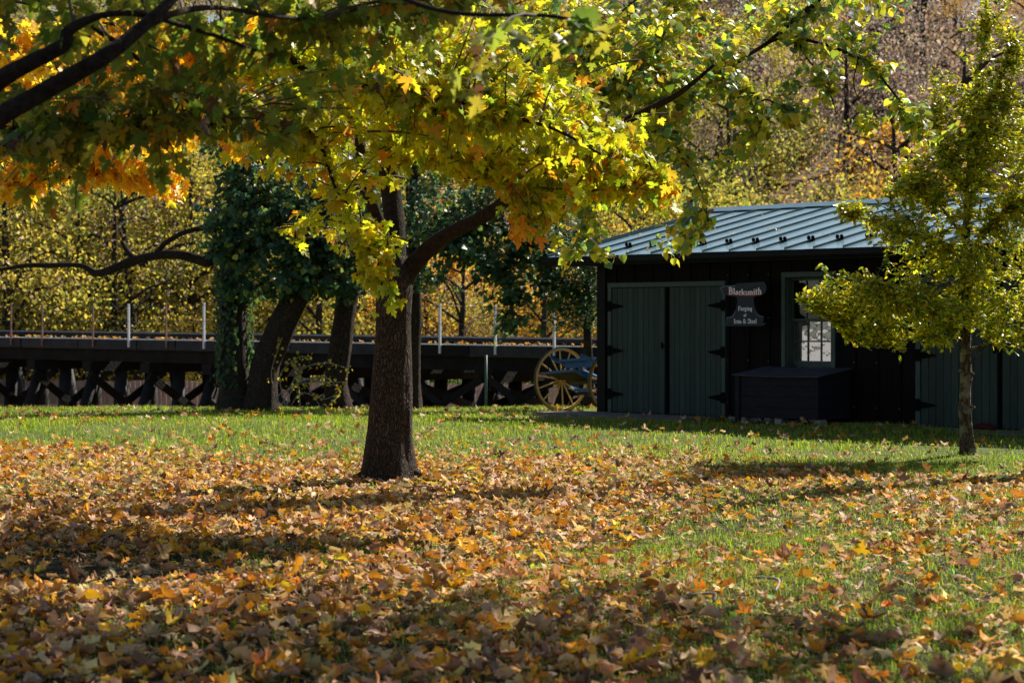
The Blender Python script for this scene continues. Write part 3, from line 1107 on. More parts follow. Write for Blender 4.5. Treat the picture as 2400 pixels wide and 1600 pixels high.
XH = 0.62
G = {
    'B': (0.72, stem(.15, 0, 1) + serif(.12, .02, .2) + serif(.12, .98, .2) + [('c', arc(.3, .76, .26, .22, 95, -90)), ('c', arc(.3, .27, .32, .25, 90, -95)), ('h', .15, .3, .98), ('h', .15, .32, .02), ('h', .15, .3, .53)]),
    'l': (0.32, stem(.16, 0, 1) + serif(.16, .02) + serif(.10, .97, .14)),
    'k': (0.60, stem(.15, 0, 1) + serif(.15, .02) + serif(.09, .97, .14) + [('t', (.2, .28), (.5, .6)), ('c', [(.26, .34), (.50, .03)]), ('h', .38, .60, .02), ('h', .38, .58, .6)]),
    'h': (0.62, stem(.15, 0, 1) + stem(.47, 0, .46) + serif(.15, .02) + serif(.47, .02) + serif(.09, .97, .14) + [('t2', arc(.31, .42, .16, .18, 170, 10))]),
    'a': (0.50, stem(.36, .05, .45) + [('t2', arc(.24, .44, .13, .16, 150, 0)), ('c', arc(.2, .18, .12, .16, 60, 300)), ('h', .36, .48, .03)]),
    'c': (0.46, [('c', arc(.26, .31, .17, .29, 60, 300)), ('d', .37, .5)]),
    's': (0.42, [('c', arc(.20, .46, .12, .13, 40, 250)), ('c', arc(.20, .17, .14, .15, 70, -140))]),
    'm': (0.88, stem(.14, 0, .6) + stem(.43, 0, .46) + stem(.72, 0, .46) + serif(.14, .02, .22) + serif(.43, .02, .2) + serif(.72, .02, .22) + serif(.08, .59, .12) + [('t2', arc(.29, .42, .15, .18, 170, 10)), ('t2', arc(.58, .42, .15, .18, 170, 10))]),
    'n': (0.60, stem(.15, 0, .6) + stem(.45, 0, .46) + serif(.15, .02) + serif(.45, .02) + serif(.09, .59, .14) + [('t2', arc(.30, .42, .15, .18, 170, 10))]),
    'i': (0.32, stem(.16, 0, .6) + serif(.16, .02) + serif(.10, .59, .14) + [('d', .16, .82)]),
    't': (0.38, stem(.16, .08, .85) + [('h', .03, .34, .6), ('t2', arc(.25, .1, .09, .09, 180, 300))]),
    'o': (0.50, [('c', arc(.25, .31, .17, .29, 60, 300)), ('c', arc(.25, .31, .17, .29, -60, 60))]),
    'r': (0.44, stem(.15, 0, .6) + serif(.15, .02) + serif(.09, .59, .14) + [('t2', arc(.28, .42, .12, .15, 160, 50)), ('d', .36, .52)]),
    'g': (0.50, [('c', arc(.22, .40, .13, .19, 0, 360)), ('t2', arc(.22, -.14, .18, .13, 0, 360)), ('t', (.12, .22), (.12, .05)), ('c', [(.1, .05), (.36, .02)]), ('t', (.33, .53), (.45, .6))]),
    'F': (0.62, stem(.16, 0, 1) + serif(.16, .02, .3) + [('h', .03, .58, .98), ('h', .16, .44, .52), ('v', .55, .82, .98), ('v', .42, .44, .60)]),
    'I': (0.40, stem(.20, 0, 1) + serif(.20, .02, .36) + serif(.20, .98, .36)),
    'S': (0.56, [('c', arc(.28, .75, .19, .22, 30, 250)), ('c', arc(.28, .26, .21, .25, 70, -150)), ('v', .50, .72, .95), ('v', .06, .05, .28)]),
    'e': (0.48, [('c', arc(.25, .31, .17, .29, 20, 310)), ('h', .12, .41, .36)]),
    'f': (0.38, stem(.15, 0, .8) + serif(.15, .02) + [('h', .03, .33, .6), ('t2', arc(.26, .80, .11, .18, 180, 40)), ('d', .33, .9)]),
    '&': (0.82, [('c', arc(.32, .76, .15, .2, -40, 230)), ('c', [(.20, .62), (.62, .06)]), ('c', arc(.28, .25, .20, .24, 110, 320)), ('t', (.43, .10), (.68, .50)), ('h', .56, .80, .5), ('h', .56, .76, .02)]),
    ' ': (0.36, []),
}


def text(s, width, height, cx, zb, y, mat, name, curve=lambda t: (0, 1), parent=None):
    m = MB()
    total = sum(G[c][0] for c in s)
    sx = width / total
    x = 0

    def mapp(px, pz):
        t = px / total
        dz, sc = curve(t)
        return (cx - width / 2 + px * sx, zb + dz + pz * height * sc)

    def rib(pts, wd):
        Q = [mapp(*p) for p in pts]
        ribbon(Q, wd, y, m)
    for ch in s:
        adv, st = G[ch]
        for k in st:
            if k[0] == 'v': rib([(x + k[1], k[2]), (x + k[1], k[3])], TK * sx)
            elif k[0] == 'h': rib([(x + k[1], k[3]), (x + k[2], k[3])], TN * height)
            elif k[0] == 'c': rib([(x + p[0], p[1]) for p in k[1]], TK * .85 * sx)
            elif k[0] == 't2': rib([(x + p[0], p[1]) for p in k[1]], TN * 1.4 * sx)
            elif k[0] == 't': rib([(x + k[1][0], k[1][1]), (x + k[2][0], k[2][1])], TN * 1.3 * sx)
            elif k[0] == 'd': rib([(x + k[1] - .07, k[2]), (x + k[1] + .07, k[2])], .14 * height)
        x += adv
    return m.build(name, mat, parent or board)


def cv(t):  # Blacksmith: tall ends, dipping in the middle right
    return (-0.012 * math.sin(t * math.pi * .95) - .006 * t, 1.0 - 0.22 * math.sin(t * math.pi))


bw = (1535 - 740) / 1250.0
c0 = sp((1535 + 745) / 2, 515)
text('Blacksmith', bw, 0.105, c0[0] - .010, c0[1] - .014, -0.0165, M['red'], 'lettering_shadow', cv)
rs = MB()
ribbon([sp(*p) for p in [(730, 545), (860, 505), (1000, 505), (1150, 535), (1300, 550), (1450, 545), (1530, 515)]], 0.016, -0.0160, rs)
rs.build('red_swash', M['red'], board)
text('Blacksmith', bw, 0.105, c0[0], c0[1], -0.0180, M['letter'], 'lettering', cv)
c1 = sp((970 + 1315) / 2, 915)
text('Forging', (1315 - 970) / 1250, 0.064, c1[0], c1[1], -0.0170, M['letter'], 'lettering')
c2 = sp((1105 + 1168) / 2, 1060)
text('of', (1170 - 1105) / 1250 * 1.1, 0.042, c2[0], c2[1], -0.0170, M['letter'], 'lettering')
c3 = sp((865 + 1418) / 2, 1222)
text('Iron & Steel', (1418 - 865) / 1250, 0.068, c3[0], c3[1], -0.0170, M['letter'], 'lettering')
for sx_ in (-0.28, 0.33):
    zt = sp(0, 300)[1] if sx_ < 0 else sp(0, 242)[1]
    MB().tube([(sx_, 0, zt - .02), (sx_ + .01, 0, zt + .2), (sx_, 0, 2.39 - 1.753)], [0.005], 5).build('hanging_rod', M['iron'], sign)

# ------------------------------------------------------------------ coal bin
binr = empty('coal_bin', shop.matrix_basis @ Vector((5.03, -0.81, 0.0)), shop.rotation_euler.z,
             'black wooden bin with a sloping lid below the shop window', 'bin')
BW, BD = 1.50, 0.76
z0 = 0.09
for k in range(4):
    za, zb = z0 + k * .155, z0 + (k + 1) * .155 - .004
    MB().box(-BW + .075, -.0, -0.002 * (k % 2), 0.02, za, zb).build('plank', M['bin'], binr)
for k in range(4):
    za, zb = z0 + k * .155, z0 + (k + 1) * .155 - .004
    MB().box(-.022, -.002, .021, BD, za, zb).build('plank', M['bin'], binr)
    MB().box(-BW + .0, -BW + .02, .03, BD, za, zb).build('plank', M['bin'], binr)
MB().add([(-.022, .021, .706), (-.022, BD, .706), (-.022, BD, .80), (-.002, .021, .706), (-.002, BD, .706), (-.002, BD, .80)],
         [(0, 1, 2), (5, 4, 3), (0, 2, 5, 3), (1, 4, 5, 2), (0, 3, 4, 1)]).build('end_board', M['bin'], binr)
MB().box(-BW - .01, -BW + .07, -.03, .05, 0.0, .70).build('corner_post', M['bin'], binr)
for xx in (-1.42, -0.75, -0.04):
    MB().box(xx - .06, xx + .06, .02, .18, -0.02, z0 - .004).build('foot_block', M['stone'], binr, bevel=.01)
vs, fs = [], []
nx_ = 14
for i in range(nx_ + 1):
    x = -BW - .05 + (BW + .10) * i / nx_
    sag = -0.012 * math.sin(math.pi * i / nx_)
    for (y, z) in ((-.05, .712), (BD * .5, .767), (BD, .822)):
        vs.append((x, y, z + sag))
    for (y, z) in ((-.05, .697), (BD * .5, .752), (BD, .807)):
        vs.append((x, y, z + sag))
    if i:
        a, b = 6 * (i - 1), 6 * i
        fs += [(a, b, b + 1, a + 1), (a + 1, b + 1, b + 2, a + 2), (a + 4, b + 4, b + 3, a + 3), (a + 5, b + 5, b + 4, a + 4), (a + 3, b + 3, b, a), (a + 2, b + 2, b + 5, a + 5)]
fs += [(0, 1, 4, 3), (1, 2, 5, 4)]
e = 6 * nx_
fs += [(e + 3, e + 4, e + 1, e), (e + 4, e + 5, e + 2, e + 1)]
MB().add(vs, fs).build('lid', M['lid'], binr)

# red bundle on the right apron
rb = empty('red_bundle', shop.matrix_basis @ Vector((7.38, -0.22, 0.02)), shop.rotation_euler.z, 'crumpled dark red bundle lying at the foot of the right double doors', 'bundle')
vs, fs = tube_vf([(-.19, 0, .02), (-.1, .01, .04), (0, 0, .045), (.1, -.01, .035), (.18, 0, .02)], [.02, .045, .05, .045, .02], 10, rough=.5)
MB().add(vs, fs).build('bundle', M['redcloth'], rb, smooth=True)

# ------------------------------------------------------------------ cart
P1 = Vector((0.88, 35.5, gz(0.88, 35.5) + 0.57))
AX = Vector((0.54, -0.84, 0)).normalized()
P2 = P1 + AX * 1.66
P2.z = P1.z
fw = Vector((AX.y, -AX.x, 0))       # in the wheel plane
cart = empty('horse_cart', (P1.x, P1.y, P1.z - 0.57), 0, 'blue horse cart with tall yellow spoked wheels parked left of the shop', 'cart')
coff = Vector(cart.location)


def wheel(c, nm):
    Rw = 0.575
    wr = empty('wheel', c - coff)
    wr.parent = cart
    def P(r, a, s=0.0): return fw * (r * math.cos(a)) + Vector((0, 0, r * math.sin(a))) + AX * s
    n = 48
    for (name, ra, rb_, hw, mat) in (('tyre', Rw, Rw - .012, .022, M['tyre']), ('rim', Rw - .0125, Rw - .058, .02, M['yellow_wood'])):
        vs, fs = [], []
        for k in range(n):
            a = 2 * math.pi * k / n
            vs += [P(ra, a, -hw), P(ra, a, hw), P(rb_, a, hw), P(rb_, a, -hw)]
        for k in range(n):
            b0, b1 = 4 * k, 4 * ((k + 1) % n)
            for j in range(4):
                fs.append((b0 + j, b0 + (j + 1) % 4, b1 + (j + 1) % 4, b1 + j))
        MB().add(vs, fs).build(name, mat, wr, smooth=False)
    for k in range(14):
        a = 2 * math.pi * (k + .35) / 14
        MB().tube([P(.05, a, .015), P(.2, a, .01), P(Rw - .055, a, 0)], [.018, .014, .012], 7).build('spoke', M['yellow_wood'], wr, smooth=True)
    MB().tube([AX * -.10, AX * -.06, AX * .0, AX * .07, AX * .13], [.035, .05, .062, .05, .035], 14).build('hub', M['yellow_wood'], wr, smooth=True)
    MB().tube([AX * .075, AX * .10], [.052, .048], 14).build('hub_band', M['tyre'], wr, smooth=True)


wheel(P1, 'a')
wheel(P2, 'b')


def cp(u, v, Y): return W(u, v, Y) - coff


A_, B_, C_, D_ = cp(1282, 874, 35.15), cp(1346, 869, 34.4), cp(1402, 898, 34.9), cp(1332, 903, 35.7)
up = (B_ - A_).cross(D_ - A_).normalized()
if up.z < 0: up = -up
th = up * 0.02
MB().add([A_, B_, C_, D_, A_ + th, B_ + th, C_ + th, D_ + th], [(3, 2, 1, 0), (4, 5, 6, 7), (0, 1, 5, 4), (1, 2, 6, 5), (2, 3, 7, 6), (3, 0, 4, 7)]).build('footboard', M['under'], cart)
ed = MB()
up_ = tuple(up)
off_ = up * 0.012
ed.beam(A_ + off_, B_ + off_, .03, .035, up_)
ed.beam(B_ + off_, C_ + off_, .03, .035, up_)
ed.beam(A_ + off_, D_ + off_, .03, .035, up_)
ed.build('footboard_edge', M['blue'], cart)
MB().beam(cp(1291, 838, 35.1), cp(1346, 862, 35.3), .09, .05).build('arm_rest', M['blue'], cart)
MB().beam(cp(1363, 832, 34.45), cp(1401, 850, 34.5), .09, .05).build('arm_rest', M['blue'], cart)
MB().beam(cp(1322, 845, 35.1), cp(1402, 839, 34.6), .30, .04).build('seat', M['blue'], cart)
MB().beam(cp(1325, 853, 35.1), cp(1400, 850, 34.6), .03, .14).build('seat_riser', M['blue'], cart)
MB().beam(cp(1357, 866, 34.9), cp(1410, 890, 34.4), .05, .07).build('body_sill', M['blue'], cart)
MB().beam(cp(1357, 914, 35.0), cp(1410, 911, 34.3), .22, .05).build('step_board', M['blue'], cart)
MB().beam(cp(1362, 921, 35.0), cp(1405, 924, 34.4), .2, .05).build('step_bearer', M['under'], cart)
MB().tube(smooth_path([cp(1292, 836, 35.1), cp(1288, 846, 35.1), cp(1284, 872, 35.12)]), [.011], 6).build('iron_stay', M['iron'], cart, smooth=True)
MB().tube(smooth_path([cp(1364, 830, 34.45), cp(1355, 848, 34.42), cp(1343, 869, 34.4)]), [.011], 6).build('iron_stay', M['blue'], cart, smooth=True)
MB().tube([P1 - coff + AX * -.05, P2 - coff + AX * .05], [.025], 8).build('axle', M['under'], cart, smooth=True)
MB().beam(cp(1330, 905, 35.6), cp(1400, 930, 36.9), .06, .06).build('shaft', M['blue'], cart)

# ------------------------------------------------------------------ railway trestle
TL, TR = Vector((-12.9, 50.0, 0)), Vector((1.71, 40.0, 0))
TD = (TR - TL).normalized()
TN_ = Vector((-TD.y, TD.x, 0))          # away from the camera
LT = (TR - TL).length


def tz(s): return 1.104 + (0.986 - 1.104) * s / LT        # top of the deck edge


trestle = empty('railway_trestle', TL, 0, 'long black timber railway trestle with rail and post fence behind the lawn', 'bridge')


def T(s, n, z): return TD * s + TN_ * n + Vector((0, 0, z))


S0, S1 = -5.0, LT + 7.0
s = S0
while s < S1:
    L = random.choice([1.0, 1.25, 1.6, 2.0])
    MB().beam(T(s, 0.06, tz(s) - .14), T(s + L - .018 - random.random() * .05, .06, tz(s + L) - .14), .12, .235).build('deck_timber', random.choice([M['creosote2'], M['creosote'], M['creosote']]), trestle, bevel=.006)
    s += L
for (n0, h_) in ((0.10, .02),):
    s = S0
    while s < S1:
        L = random.uniform(1.8, 3.4)
        MB().beam(T(s, .12, tz(s) - .0105), T(s + L - .01, .12, tz(s + L) - .0105), .22, .02).build('edge_plank', M['deckedge'], trestle)
        s += L
for k in range(int((S1 - S0) / 0.42)):
    s = S0 + k * .42
    MB().beam(T(s, .25, tz(s) - .09), T(s, 2.7, tz(s) - .09), .19, .15).build('sleeper', M['creosote'], trestle)
for n in (0.75, 2.2):
    MB().beam(T(S0, n, tz(S0) + .055), T(S1, n, tz(S1) + .055), .07, .13).build('rail', M['creosote'], trestle)
    MB().beam(T(S0, n, tz(S0) + .13), T(S1, n, tz(S1) + .13), .075, .018).build('rail_head', M['rail'], trestle)
MB().beam(T(S0, 0.42, tz(S0) + .05), T(S1, 0.42, tz(S1) + .05), .1, .07).build('guard_timber', M['creosote'], trestle)
MB().beam(T(S0, .3, tz(S0) - .40), T(S1, .3, tz(S1) - .40), .25, .30).build('stringer', M['creosote'], trestle)
MB().beam(T(S0, 1.4, tz(S0) - .40), T(S1, 1.4, tz(S1) - .40), .5, .30).build('stringer', M['creosote'], trestle)
MB().beam(T(S0, 2.5, tz(S0) - .40), T(S1, 2.5, tz(S1) - .40), .25, .30).build('stringer', M['creosote'], trestle)
nb = 0
s = S0 + 0.6
while s < S1:
    base = TL + TD * s
    zc = tz(s) - .56
    MB().beam(T(s, -.25, zc - .11), T(s, 3.0, zc - .11), .28, .24).build('cap_beam', M['creosote'], trestle)
    for j, (nt_, nb_) in enumerate(((.05, -.75), (.9, .75), (1.9, 2.0), (2.75, 3.3))):
        zg = gz(base.x + TN_.x * nb_, base.y + TN_.y * nb_) - .3
        js = random.uniform(-.05, .05)
        MB().tube([T(s + js, nb_, zg), T(s, nt_, zc - .22)], [.17, .15], 9).build('pile', M['creosote2'] if (s < 8 and random.random() < .4) else M['creosote'], trestle, smooth=True)
    zg = gz(base.x, base.y)
    MB().beam(T(s - .19, -.7, zg + .15), T(s - .19, 2.6, zc - .3), .07, .18).build('brace', M['creosote'], trestle)
    MB().beam(T(s + .19, 2.6, zg + .15), T(s + .19, -.3, zc - .3), .07, .18).build('brace', M['creosote'], trestle)
    # lengthwise cross braces on the near side
    sp_ = 1.95
    MB().beam(T(s, -.68, zg - .1), T(s + sp_, -.32, zg + 1.05), .06, .15).build('brace', M['creosote2'] if nb % 3 == 0 and s < 8 else M['creosote'], trestle)
    MB().beam(T(s + sp_, -.60, zg - .1), T(s, -.24, zg + 1.05), .06, .15).build('brace', M['creosote2'] if nb % 3 == 1 and s < 8 else M['creosote'], trestle)
    nb += 1
    s += sp_
# fence posts on the trestle
posts = [(28, 0), (101, 0), (220, 0), (304, 1), (392, 0), (480, 1), (675, 1), (790, 1), (1033, 1), (1163, 1), (1301, 1)]
tops = []
for (u, wh) in posts:
    # bearing u meets the near deck edge
    q = (u - 1200) / FPX
    s = (q * TL.y - TL.x) / (TD.x - q * TD.y)
    hh = .84 + random.uniform(-.03, .03)
    ln = random.uniform(-.01, .01)
    MB().beam(T(s, -.03, tz(s) - .20), T(s + ln, -.03, tz(s) + hh), .045 if wh else .035, .045 if wh else .035, up=(TN_.x, TN_.y, 0)).build('post', M['white_post'] if wh else M['rust_post'], trestle)
    tops.append((s, hh))
for f in (0.93, 0.5):
    pts = [T(S0, -.06, tz(S0) + .84 * f)] + [T(s, -.06, tz(s) + h * f) for s, h in tops] + [T(S1, -.06, tz(S1) + .84 * f)]
    MB().tube(pts, [.005], 4).build('wire', M['greenpole'], trestle)
# green pole in front of the trestle
gp = W(1139, 950, 39.0)
zpt = CAMZ + (HOR - 832) / FPX * 39.0
tag(MB().tube([(gp.x, gp.y, gz(gp.x, gp.y) - .2), (gp.x, gp.y, zpt)], [.028], 8).build('slim_pole', M['greenpole'], smooth=True), 'slim grey-green pole standing against the trestle', 'pole')

# fences beyond the trestle
for (Y0, Y1, ztop, lab, bw_, nm) in ((55.5, 51.0, -0.14, 'tall pale board fence seen through the trestle', .15, 0), (51.5, 46.5, -0.62, 'lower pale board fence just behind the trestle', .16, 1)):
    f = empty('board_fence', (0, 0, 0), 0, lab, 'fence', 'board fences behind the trestle')
    a, b = Vector((-14.5, Y0, 0)), Vector((6.0, Y1, 0))
    d = (b - a).normalized()
    L = (b - a).length
    nfb = int(L / bw_)
    for k in range(nfb):
        p = a + d * (k * bw_)
        zt = ztop + (0.02 * math.sin(k * .7)) - (.05 if nm else .03) * (k / nfb)
        g0 = gz(p.x, p.y) - .1
        MB().beam(p + Vector((0, 0, g0)), p + Vector((0, 0, zt)), bw_ - .008, .02, up=(-d.y, d.x, 0)).build('board', M['fence'], f)
    for k in range(0, nfb, 16):
        p = a + d * (k * bw_) + Vector((d.y, -d.x, 0)) * .07
        MB().beam(p + Vector((0, 0, gz(p.x, p.y) - .1)), p + Vector((0, 0, ztop - .06)), .1, .1, up=(-d.y, d.x, 0)).build('post', M['fence'], f)
    for zz in (ztop - .25, ztop - 1.1):
        MB().beam(a + Vector((d.y, -d.x, 0)) * .04 + Vector((0, 0, zz)), b + Vector((d.y, -d.x, 0)) * .04 + Vector((0, 0, zz)), .04, .09).build('rail', M['fence'], f)

# ------------------------------------------------------------------ main maple
Ym = 18.9
root = W(909, 1128, Ym)
maple = empty('maple_tree', (root.x, root.y, 0), 0, 'maple with dark furrowed forked trunk and yellow-green leaves in the middle of the lawn', 'tree')
moff = tuple(maple.location)
k1 = 1.0204


def vp(x, y, Y=Ym): return W(x * k1, y * k1, Y)


prof = [(892, 1128, 78), (892, 1112, 69), (892, 1095, 62), (893, 1070, 57), (893, 1045, 54), (895, 1000, 51), (897, 940, 48), (899, 880, 46), (901, 800, 42), (902, 740, 40.5), (904, 690, 41), (906, 655, 42), (907, 625, 40), (905, 590, 30)]
pts = smooth_path([vp(x, y) for x, y, r in prof], 6)
vs, fs = tube_vf(pts, [r * k1 / FPX * Ym for x, y, r in prof], 40, rough=0.10, seed=3)
# buttress flare and a healed ridge at the foot
vv = []
for p in vs:
    p = Vector(p)
    c = Vector((root.x - .16 * 0, root.y, p.z))
    ax = vp(893, 1100)
    d = Vector((p.x - ax.x, p.y - ax.y, 0))
    a = math.atan2(d.y, d.x)
    h = max(0, 1 - p.z / .55)
    k = 1 + 0.22 * h * h * max(0, math.sin(a * 5 + 1.0)) + 0.06 * h * h
    k += .035 * mnoise.noise(p * 5.5) + .03 * mnoise.noise(Vector((p.x * 14, p.y * 14, p.z * 5)))
    rg = math.exp(-((a + 1.0 + p.z * .5) / .28) ** 2) * math.exp(-((p.z - .25) / .20) ** 2) * .08
    k += rg
    vv.append((ax.x + d.x * k, ax.y + d.y * k, p.z) if p.z < .9 else tuple(p))
MB().add(vv, fs).build('trunk', M['bark'], maple, smooth=True, off=moff)
limbs = {
    'left': ([vp(900, 650), vp(893, 600, 18.8), vp(880, 545, 18.6), vp(862, 490, 18.4), vp(848, 450, 18.3), vp(833, 405, 18.2), vp(828, 350, 18), vp(822, 290, 17.8), vp(790, 200, 17.2), vp(740, 60, 16.5), vp(700, -100, 16)], [22, 20, 17, 15, 14, 13, 12, 11, 9, 6, 3]),
    'mid': ([vp(907, 640), vp(907, 590, 19), vp(906, 520, 19.1), vp(899, 450, 19.2), vp(890, 380, 19.2), vp(884, 300, 19.2), vp(890, 180, 19), vp(905, 40, 18.8), vp(900, -200, 18.4), vp(915, -500, 18)], [32, 28, 26, 25, 23, 21, 18, 15, 12, 6]),
    'right': ([vp(915, 665), vp(940, 622, 18.9), vp(965, 592, 18.8), vp(995, 562, 18.7), vp(1035, 535, 18.5), vp(1080, 512, 18.3), vp(1125, 488, 18.1), vp(1170, 455, 17.9), vp(1210, 420, 17.7), vp(1245, 392, 17.6), vp(1300, 345, 17.3), vp(1380, 305, 17), vp(1480, 258, 16.8), vp(1560, 215, 16.5), vp(1640, 150, 16.2)], [27, 24, 21, 19, 17.5, 16, 15, 14, 13, 12, 11, 9.5, 8, 6, 3]),
    'side1': ([vp(884, 300, 19.1), vp(780, 220, 17), vp(690, 150, 15.6), vp(640, 110, 14.8)], [10, 8, 6, 3]),
    'side2': ([vp(650, 120, 14.5), vp(700, 160, 14.5), vp(760, 182, 14.5), vp(830, 195, 14.4), vp(930, 212, 14.3), vp(1020, 228, 14.2), vp(1100, 246, 14.1), vp(1180, 270, 14), vp(1280, 300, 13.9), vp(1380, 355, 13.8)], [7, 7, 6, 5.5, 5, 4.5, 4, 3.5, 3, 2]),
    'side3': ([vp(640, 205, 14.8), vp(680, 248, 14.8), vp(725, 310, 14.9), vp(750, 370, 14.9), vp(770, 430, 15), vp(800, 470, 15)], [4, 4, 3.5, 3, 2.5, 2]),
    'side4': ([vp(820, 290, 17.7), vp(905, 300, 16.2), vp(1000, 345, 15.5), vp(1120, 390, 15.2), vp(1230, 440, 15)], [6, 5, 4, 3, 2]),
    'side5': ([vp(900, 240, 18.9), vp(1060, 250, 17), vp(1230, 265, 16), vp(1350, 300, 15.6), vp(1460, 360, 15.4), vp(1530, 430, 15.3)], [9, 7, 6, 5, 4, 2]),
    'side6': ([vp(848, 450, 18.3), vp(800, 420, 17.4), vp(790, 450, 16.9), vp(830, 520, 16.7), vp(868, 600, 16.6), vp(880, 680, 16.6)], [5, 4, 3, 2.5, 2, 1.5]),
    'side7': ([vp(905, 40, 18.8), vp(1000, -60, 17.5), vp(1150, -120, 16), vp(1350, -150, 15)], [10, 8, 6, 3]),
}
mbr = []
for nm, (p, r) in limbs.items():
    sp2 = smooth_path(p, 5)
    vs, fs = tube_vf(sp2, [x * k1 / FPX * 18 for x in r], 14, rough=.06, seed=len(nm))
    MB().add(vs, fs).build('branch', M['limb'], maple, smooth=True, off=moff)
    if nm not in ('mid', 'left') or True:
        mbr.append([q for q in sp2 if q.z > 1.9])

YG = [(0.44, 0.47, 0.02), (0.34, 0.40, 0.02), (0.56, 0.52, 0.02), (0.66, 0.46, 0.03), (0.72, 0.34, 0.03), (0.22, 0.30, 0.03)]
blobs = [
    # u, v, Y, ru, rv, rY, sprays   (hanging edges, then the mass)
    (900, 640, 16.7, 42, 70, .35, 9), (870, 560, 16.8, 45, 60, .4, 14), (880, 620, 16.6, 40, 60, .3, 8), (915, 700, 16.6, 22, 30, .2, 2), (890, 735, 16.6, 8, 8, .1, 1),
    (740, 530, 15.6, 70, 30, .5, 5), (660, 400, 15.5, 60, 50, .5, 6), (790, 400, 16.2, 90, 70, .8, 18), (1010, 350, 15.8, 100, 60, .9, 22), (1140, 360, 15.3, 120, 60, .9, 30),
    (1210, 490, 15.1, 50, 50, .4, 9), (1215, 555, 15.1, 25, 22, .2, 3), (1290, 440, 15.2, 90, 70, .7, 22), (1400, 440, 15.4, 110, 70, .7, 26), (1500, 430, 15.4, 60, 60, .5, 12),
    (1330, 330, 15.2, 160, 90, 1.1, 50), (1150, 300, 14.8, 180, 100, 1.2, 60), (960, 300, 15.2, 170, 110, 1.2, 50), (1250, 220, 14.8, 160, 80, 1.2, 40), (1450, 340, 15.3, 90, 70, .8, 20),
    (1060, 200, 14.8, 200, 80, 1.2, 48), (830, 230, 15.4, 150, 100, 1.2, 34), (700, 260, 15.2, 110, 120, .9, 26), (900, 110, 15, 260, 90, 1.3, 50), (640, 130, 15, 160, 100, 1, 26),
    (1150, 90, 15, 120, 80, 1.1, 22), (620, 380, 15.4, 70, 50, .6, 7),
    # the crown above the picture, sparse enough to dapple the lawn
    (450, -200, 16.6, 620, 160, 2.2, 26), (450, -520, 16.5, 900, 260, 3.0, 20), (1000, -420, 19, 500, 200, 2.0, 16),
    (1280, 520, 15.0, 50, 40, .4, 9), (1540, 460, 15.4, 40, 50, .4, 6),
]
blobs = [b[:6] + (int(b[6] * (1.25 if b[1] > 0 else 1)),) for b in blobs]
P, D, N, tw = sprays(blobs, mbr, 13, 0.7, spread=.13, droop=.75)
print('maple leaves', len(P))
u_, v_ = to_px(P)
sc = rng.uniform(.052, .122, len(P))
warm = np.clip((u_ - 1180) / 400 + (v_ - 400) / 400, 0, 1)
col = pick(YG, [5, 4, 4, 1.0, .5, 1.2], len(P))
orange = (rng.random(len(P)) < 0.05 + 0.5 * ((u_ > 1170) & (u_ < 1250) & (v_ > 500) & (v_ < 600)) + .10 * ((u_ > 1490) & (v_ > 400)))
col[orange] = pick([(0.80, 0.33, 0.02), (0.75, 0.25, 0.02)], [1, 1], int(orange.sum()))
make_foliage(maple, P, D, N, sc, col, M['maple_leaf'], MAPLE, 300, off=moff)
tubes_mesh('twigs', [(list(map(Vector, t)), [.010, .005, .003]) for t in tw], M['twig'], maple, off=moff, n=4)

# ------------------------------------------------------------------ overhanging maple (trunk left of the frame)
om = empty('overhanging_maple', (-3.6, 9.6, 0), 0, 'dark overhanging maple limbs and shaded olive leaves entering from the top left', 'tree')
ooff = tuple(om.location)
vs, fs = tube_vf(smooth_path([(-3.6, 9.6, -.1), (-3.6, 9.6, .3), (-3.57, 9.6, 1.2), (-3.5, 9.55, 2.0), (-3.5, 9.5, 3.2), (-3.4, 9.5, 5)], 4), [.36, .28, .24, .22, .17, .1], 20, rough=.1)
MB().add(vs, fs).build('trunk', M['bark'], om, smooth=True, off=ooff)
T0 = Vector((-3.52, 9.56, 1.75))
limo = [
    ([T0, W(-260, 420, 9.4), W(-90, 275, 9.3), W(0, 190, 9.2), W(70, 150, 9.1), W(150, 108, 9.1), W(165, 72, 9.1), W(240, 38, 9.1), W(330, 35, 9.2), W(430, 62, 9.4), W(520, 90, 9.6), W(600, 120, 9.8)], [60, 40, 27, 22, 19, 17, 14, 8, 7, 6, 5, 3], 9.2),
    ([T0 - Vector((0, 0, .1)), W(-260, 520, 8.9), W(-90, 345, 8.8), W(0, 275, 8.7), W(70, 235, 8.7), W(150, 190, 8.7), W(250, 132, 8.7), W(320, 78, 8.8), W(385, 20, 8.9), W(450, -50, 9.1), W(560, -140, 9.4)], [60, 38, 28, 24, 22, 21, 19, 16, 14, 11, 7], 8.8),
    ([W(330, 70, 8.8), W(420, 30, 9), W(520, 20, 9.4), W(640, 40, 9.8), W(760, 50, 10.2)], [9, 8, 6, 5, 3], 9.0),
    ([T0, W(-300, 200, 10), W(-150, 60, 10.5), W(60, -40, 11), W(400, -120, 11.5), W(800, -130, 12), W(1200, -120, 12)], [40, 34, 28, 22, 18, 12, 5], 10),
    ([W(60, -40, 11), W(300, 120, 12), W(480, 270, 12.5), W(560, 330, 12.7)], [10, 7, 5, 3], 11),
    ([W(0, 300, 11), W(150, 310, 11), W(330, 290, 11.2), W(500, 295, 11.4)], [7, 6, 4, 2], 11),
    ([W(60, -200, 10.5), W(500, -560, 11.5), W(1200, -760, 12.5), W(2000, -830, 13), W(2800, -860, 13.4), W(3500, -880, 13.6)], [20, 18, 14, 9, 6, 3], 11),  # limb out of view, added to carry the shading crown
    ([W(800, -130, 10), W(900, -30, 9.4), W(1050, 30, 8.8), W(1300, 40, 8.6), W(1420, 80, 8.5)], [8, 7, 5, 4, 2], 9),
]
obr = []
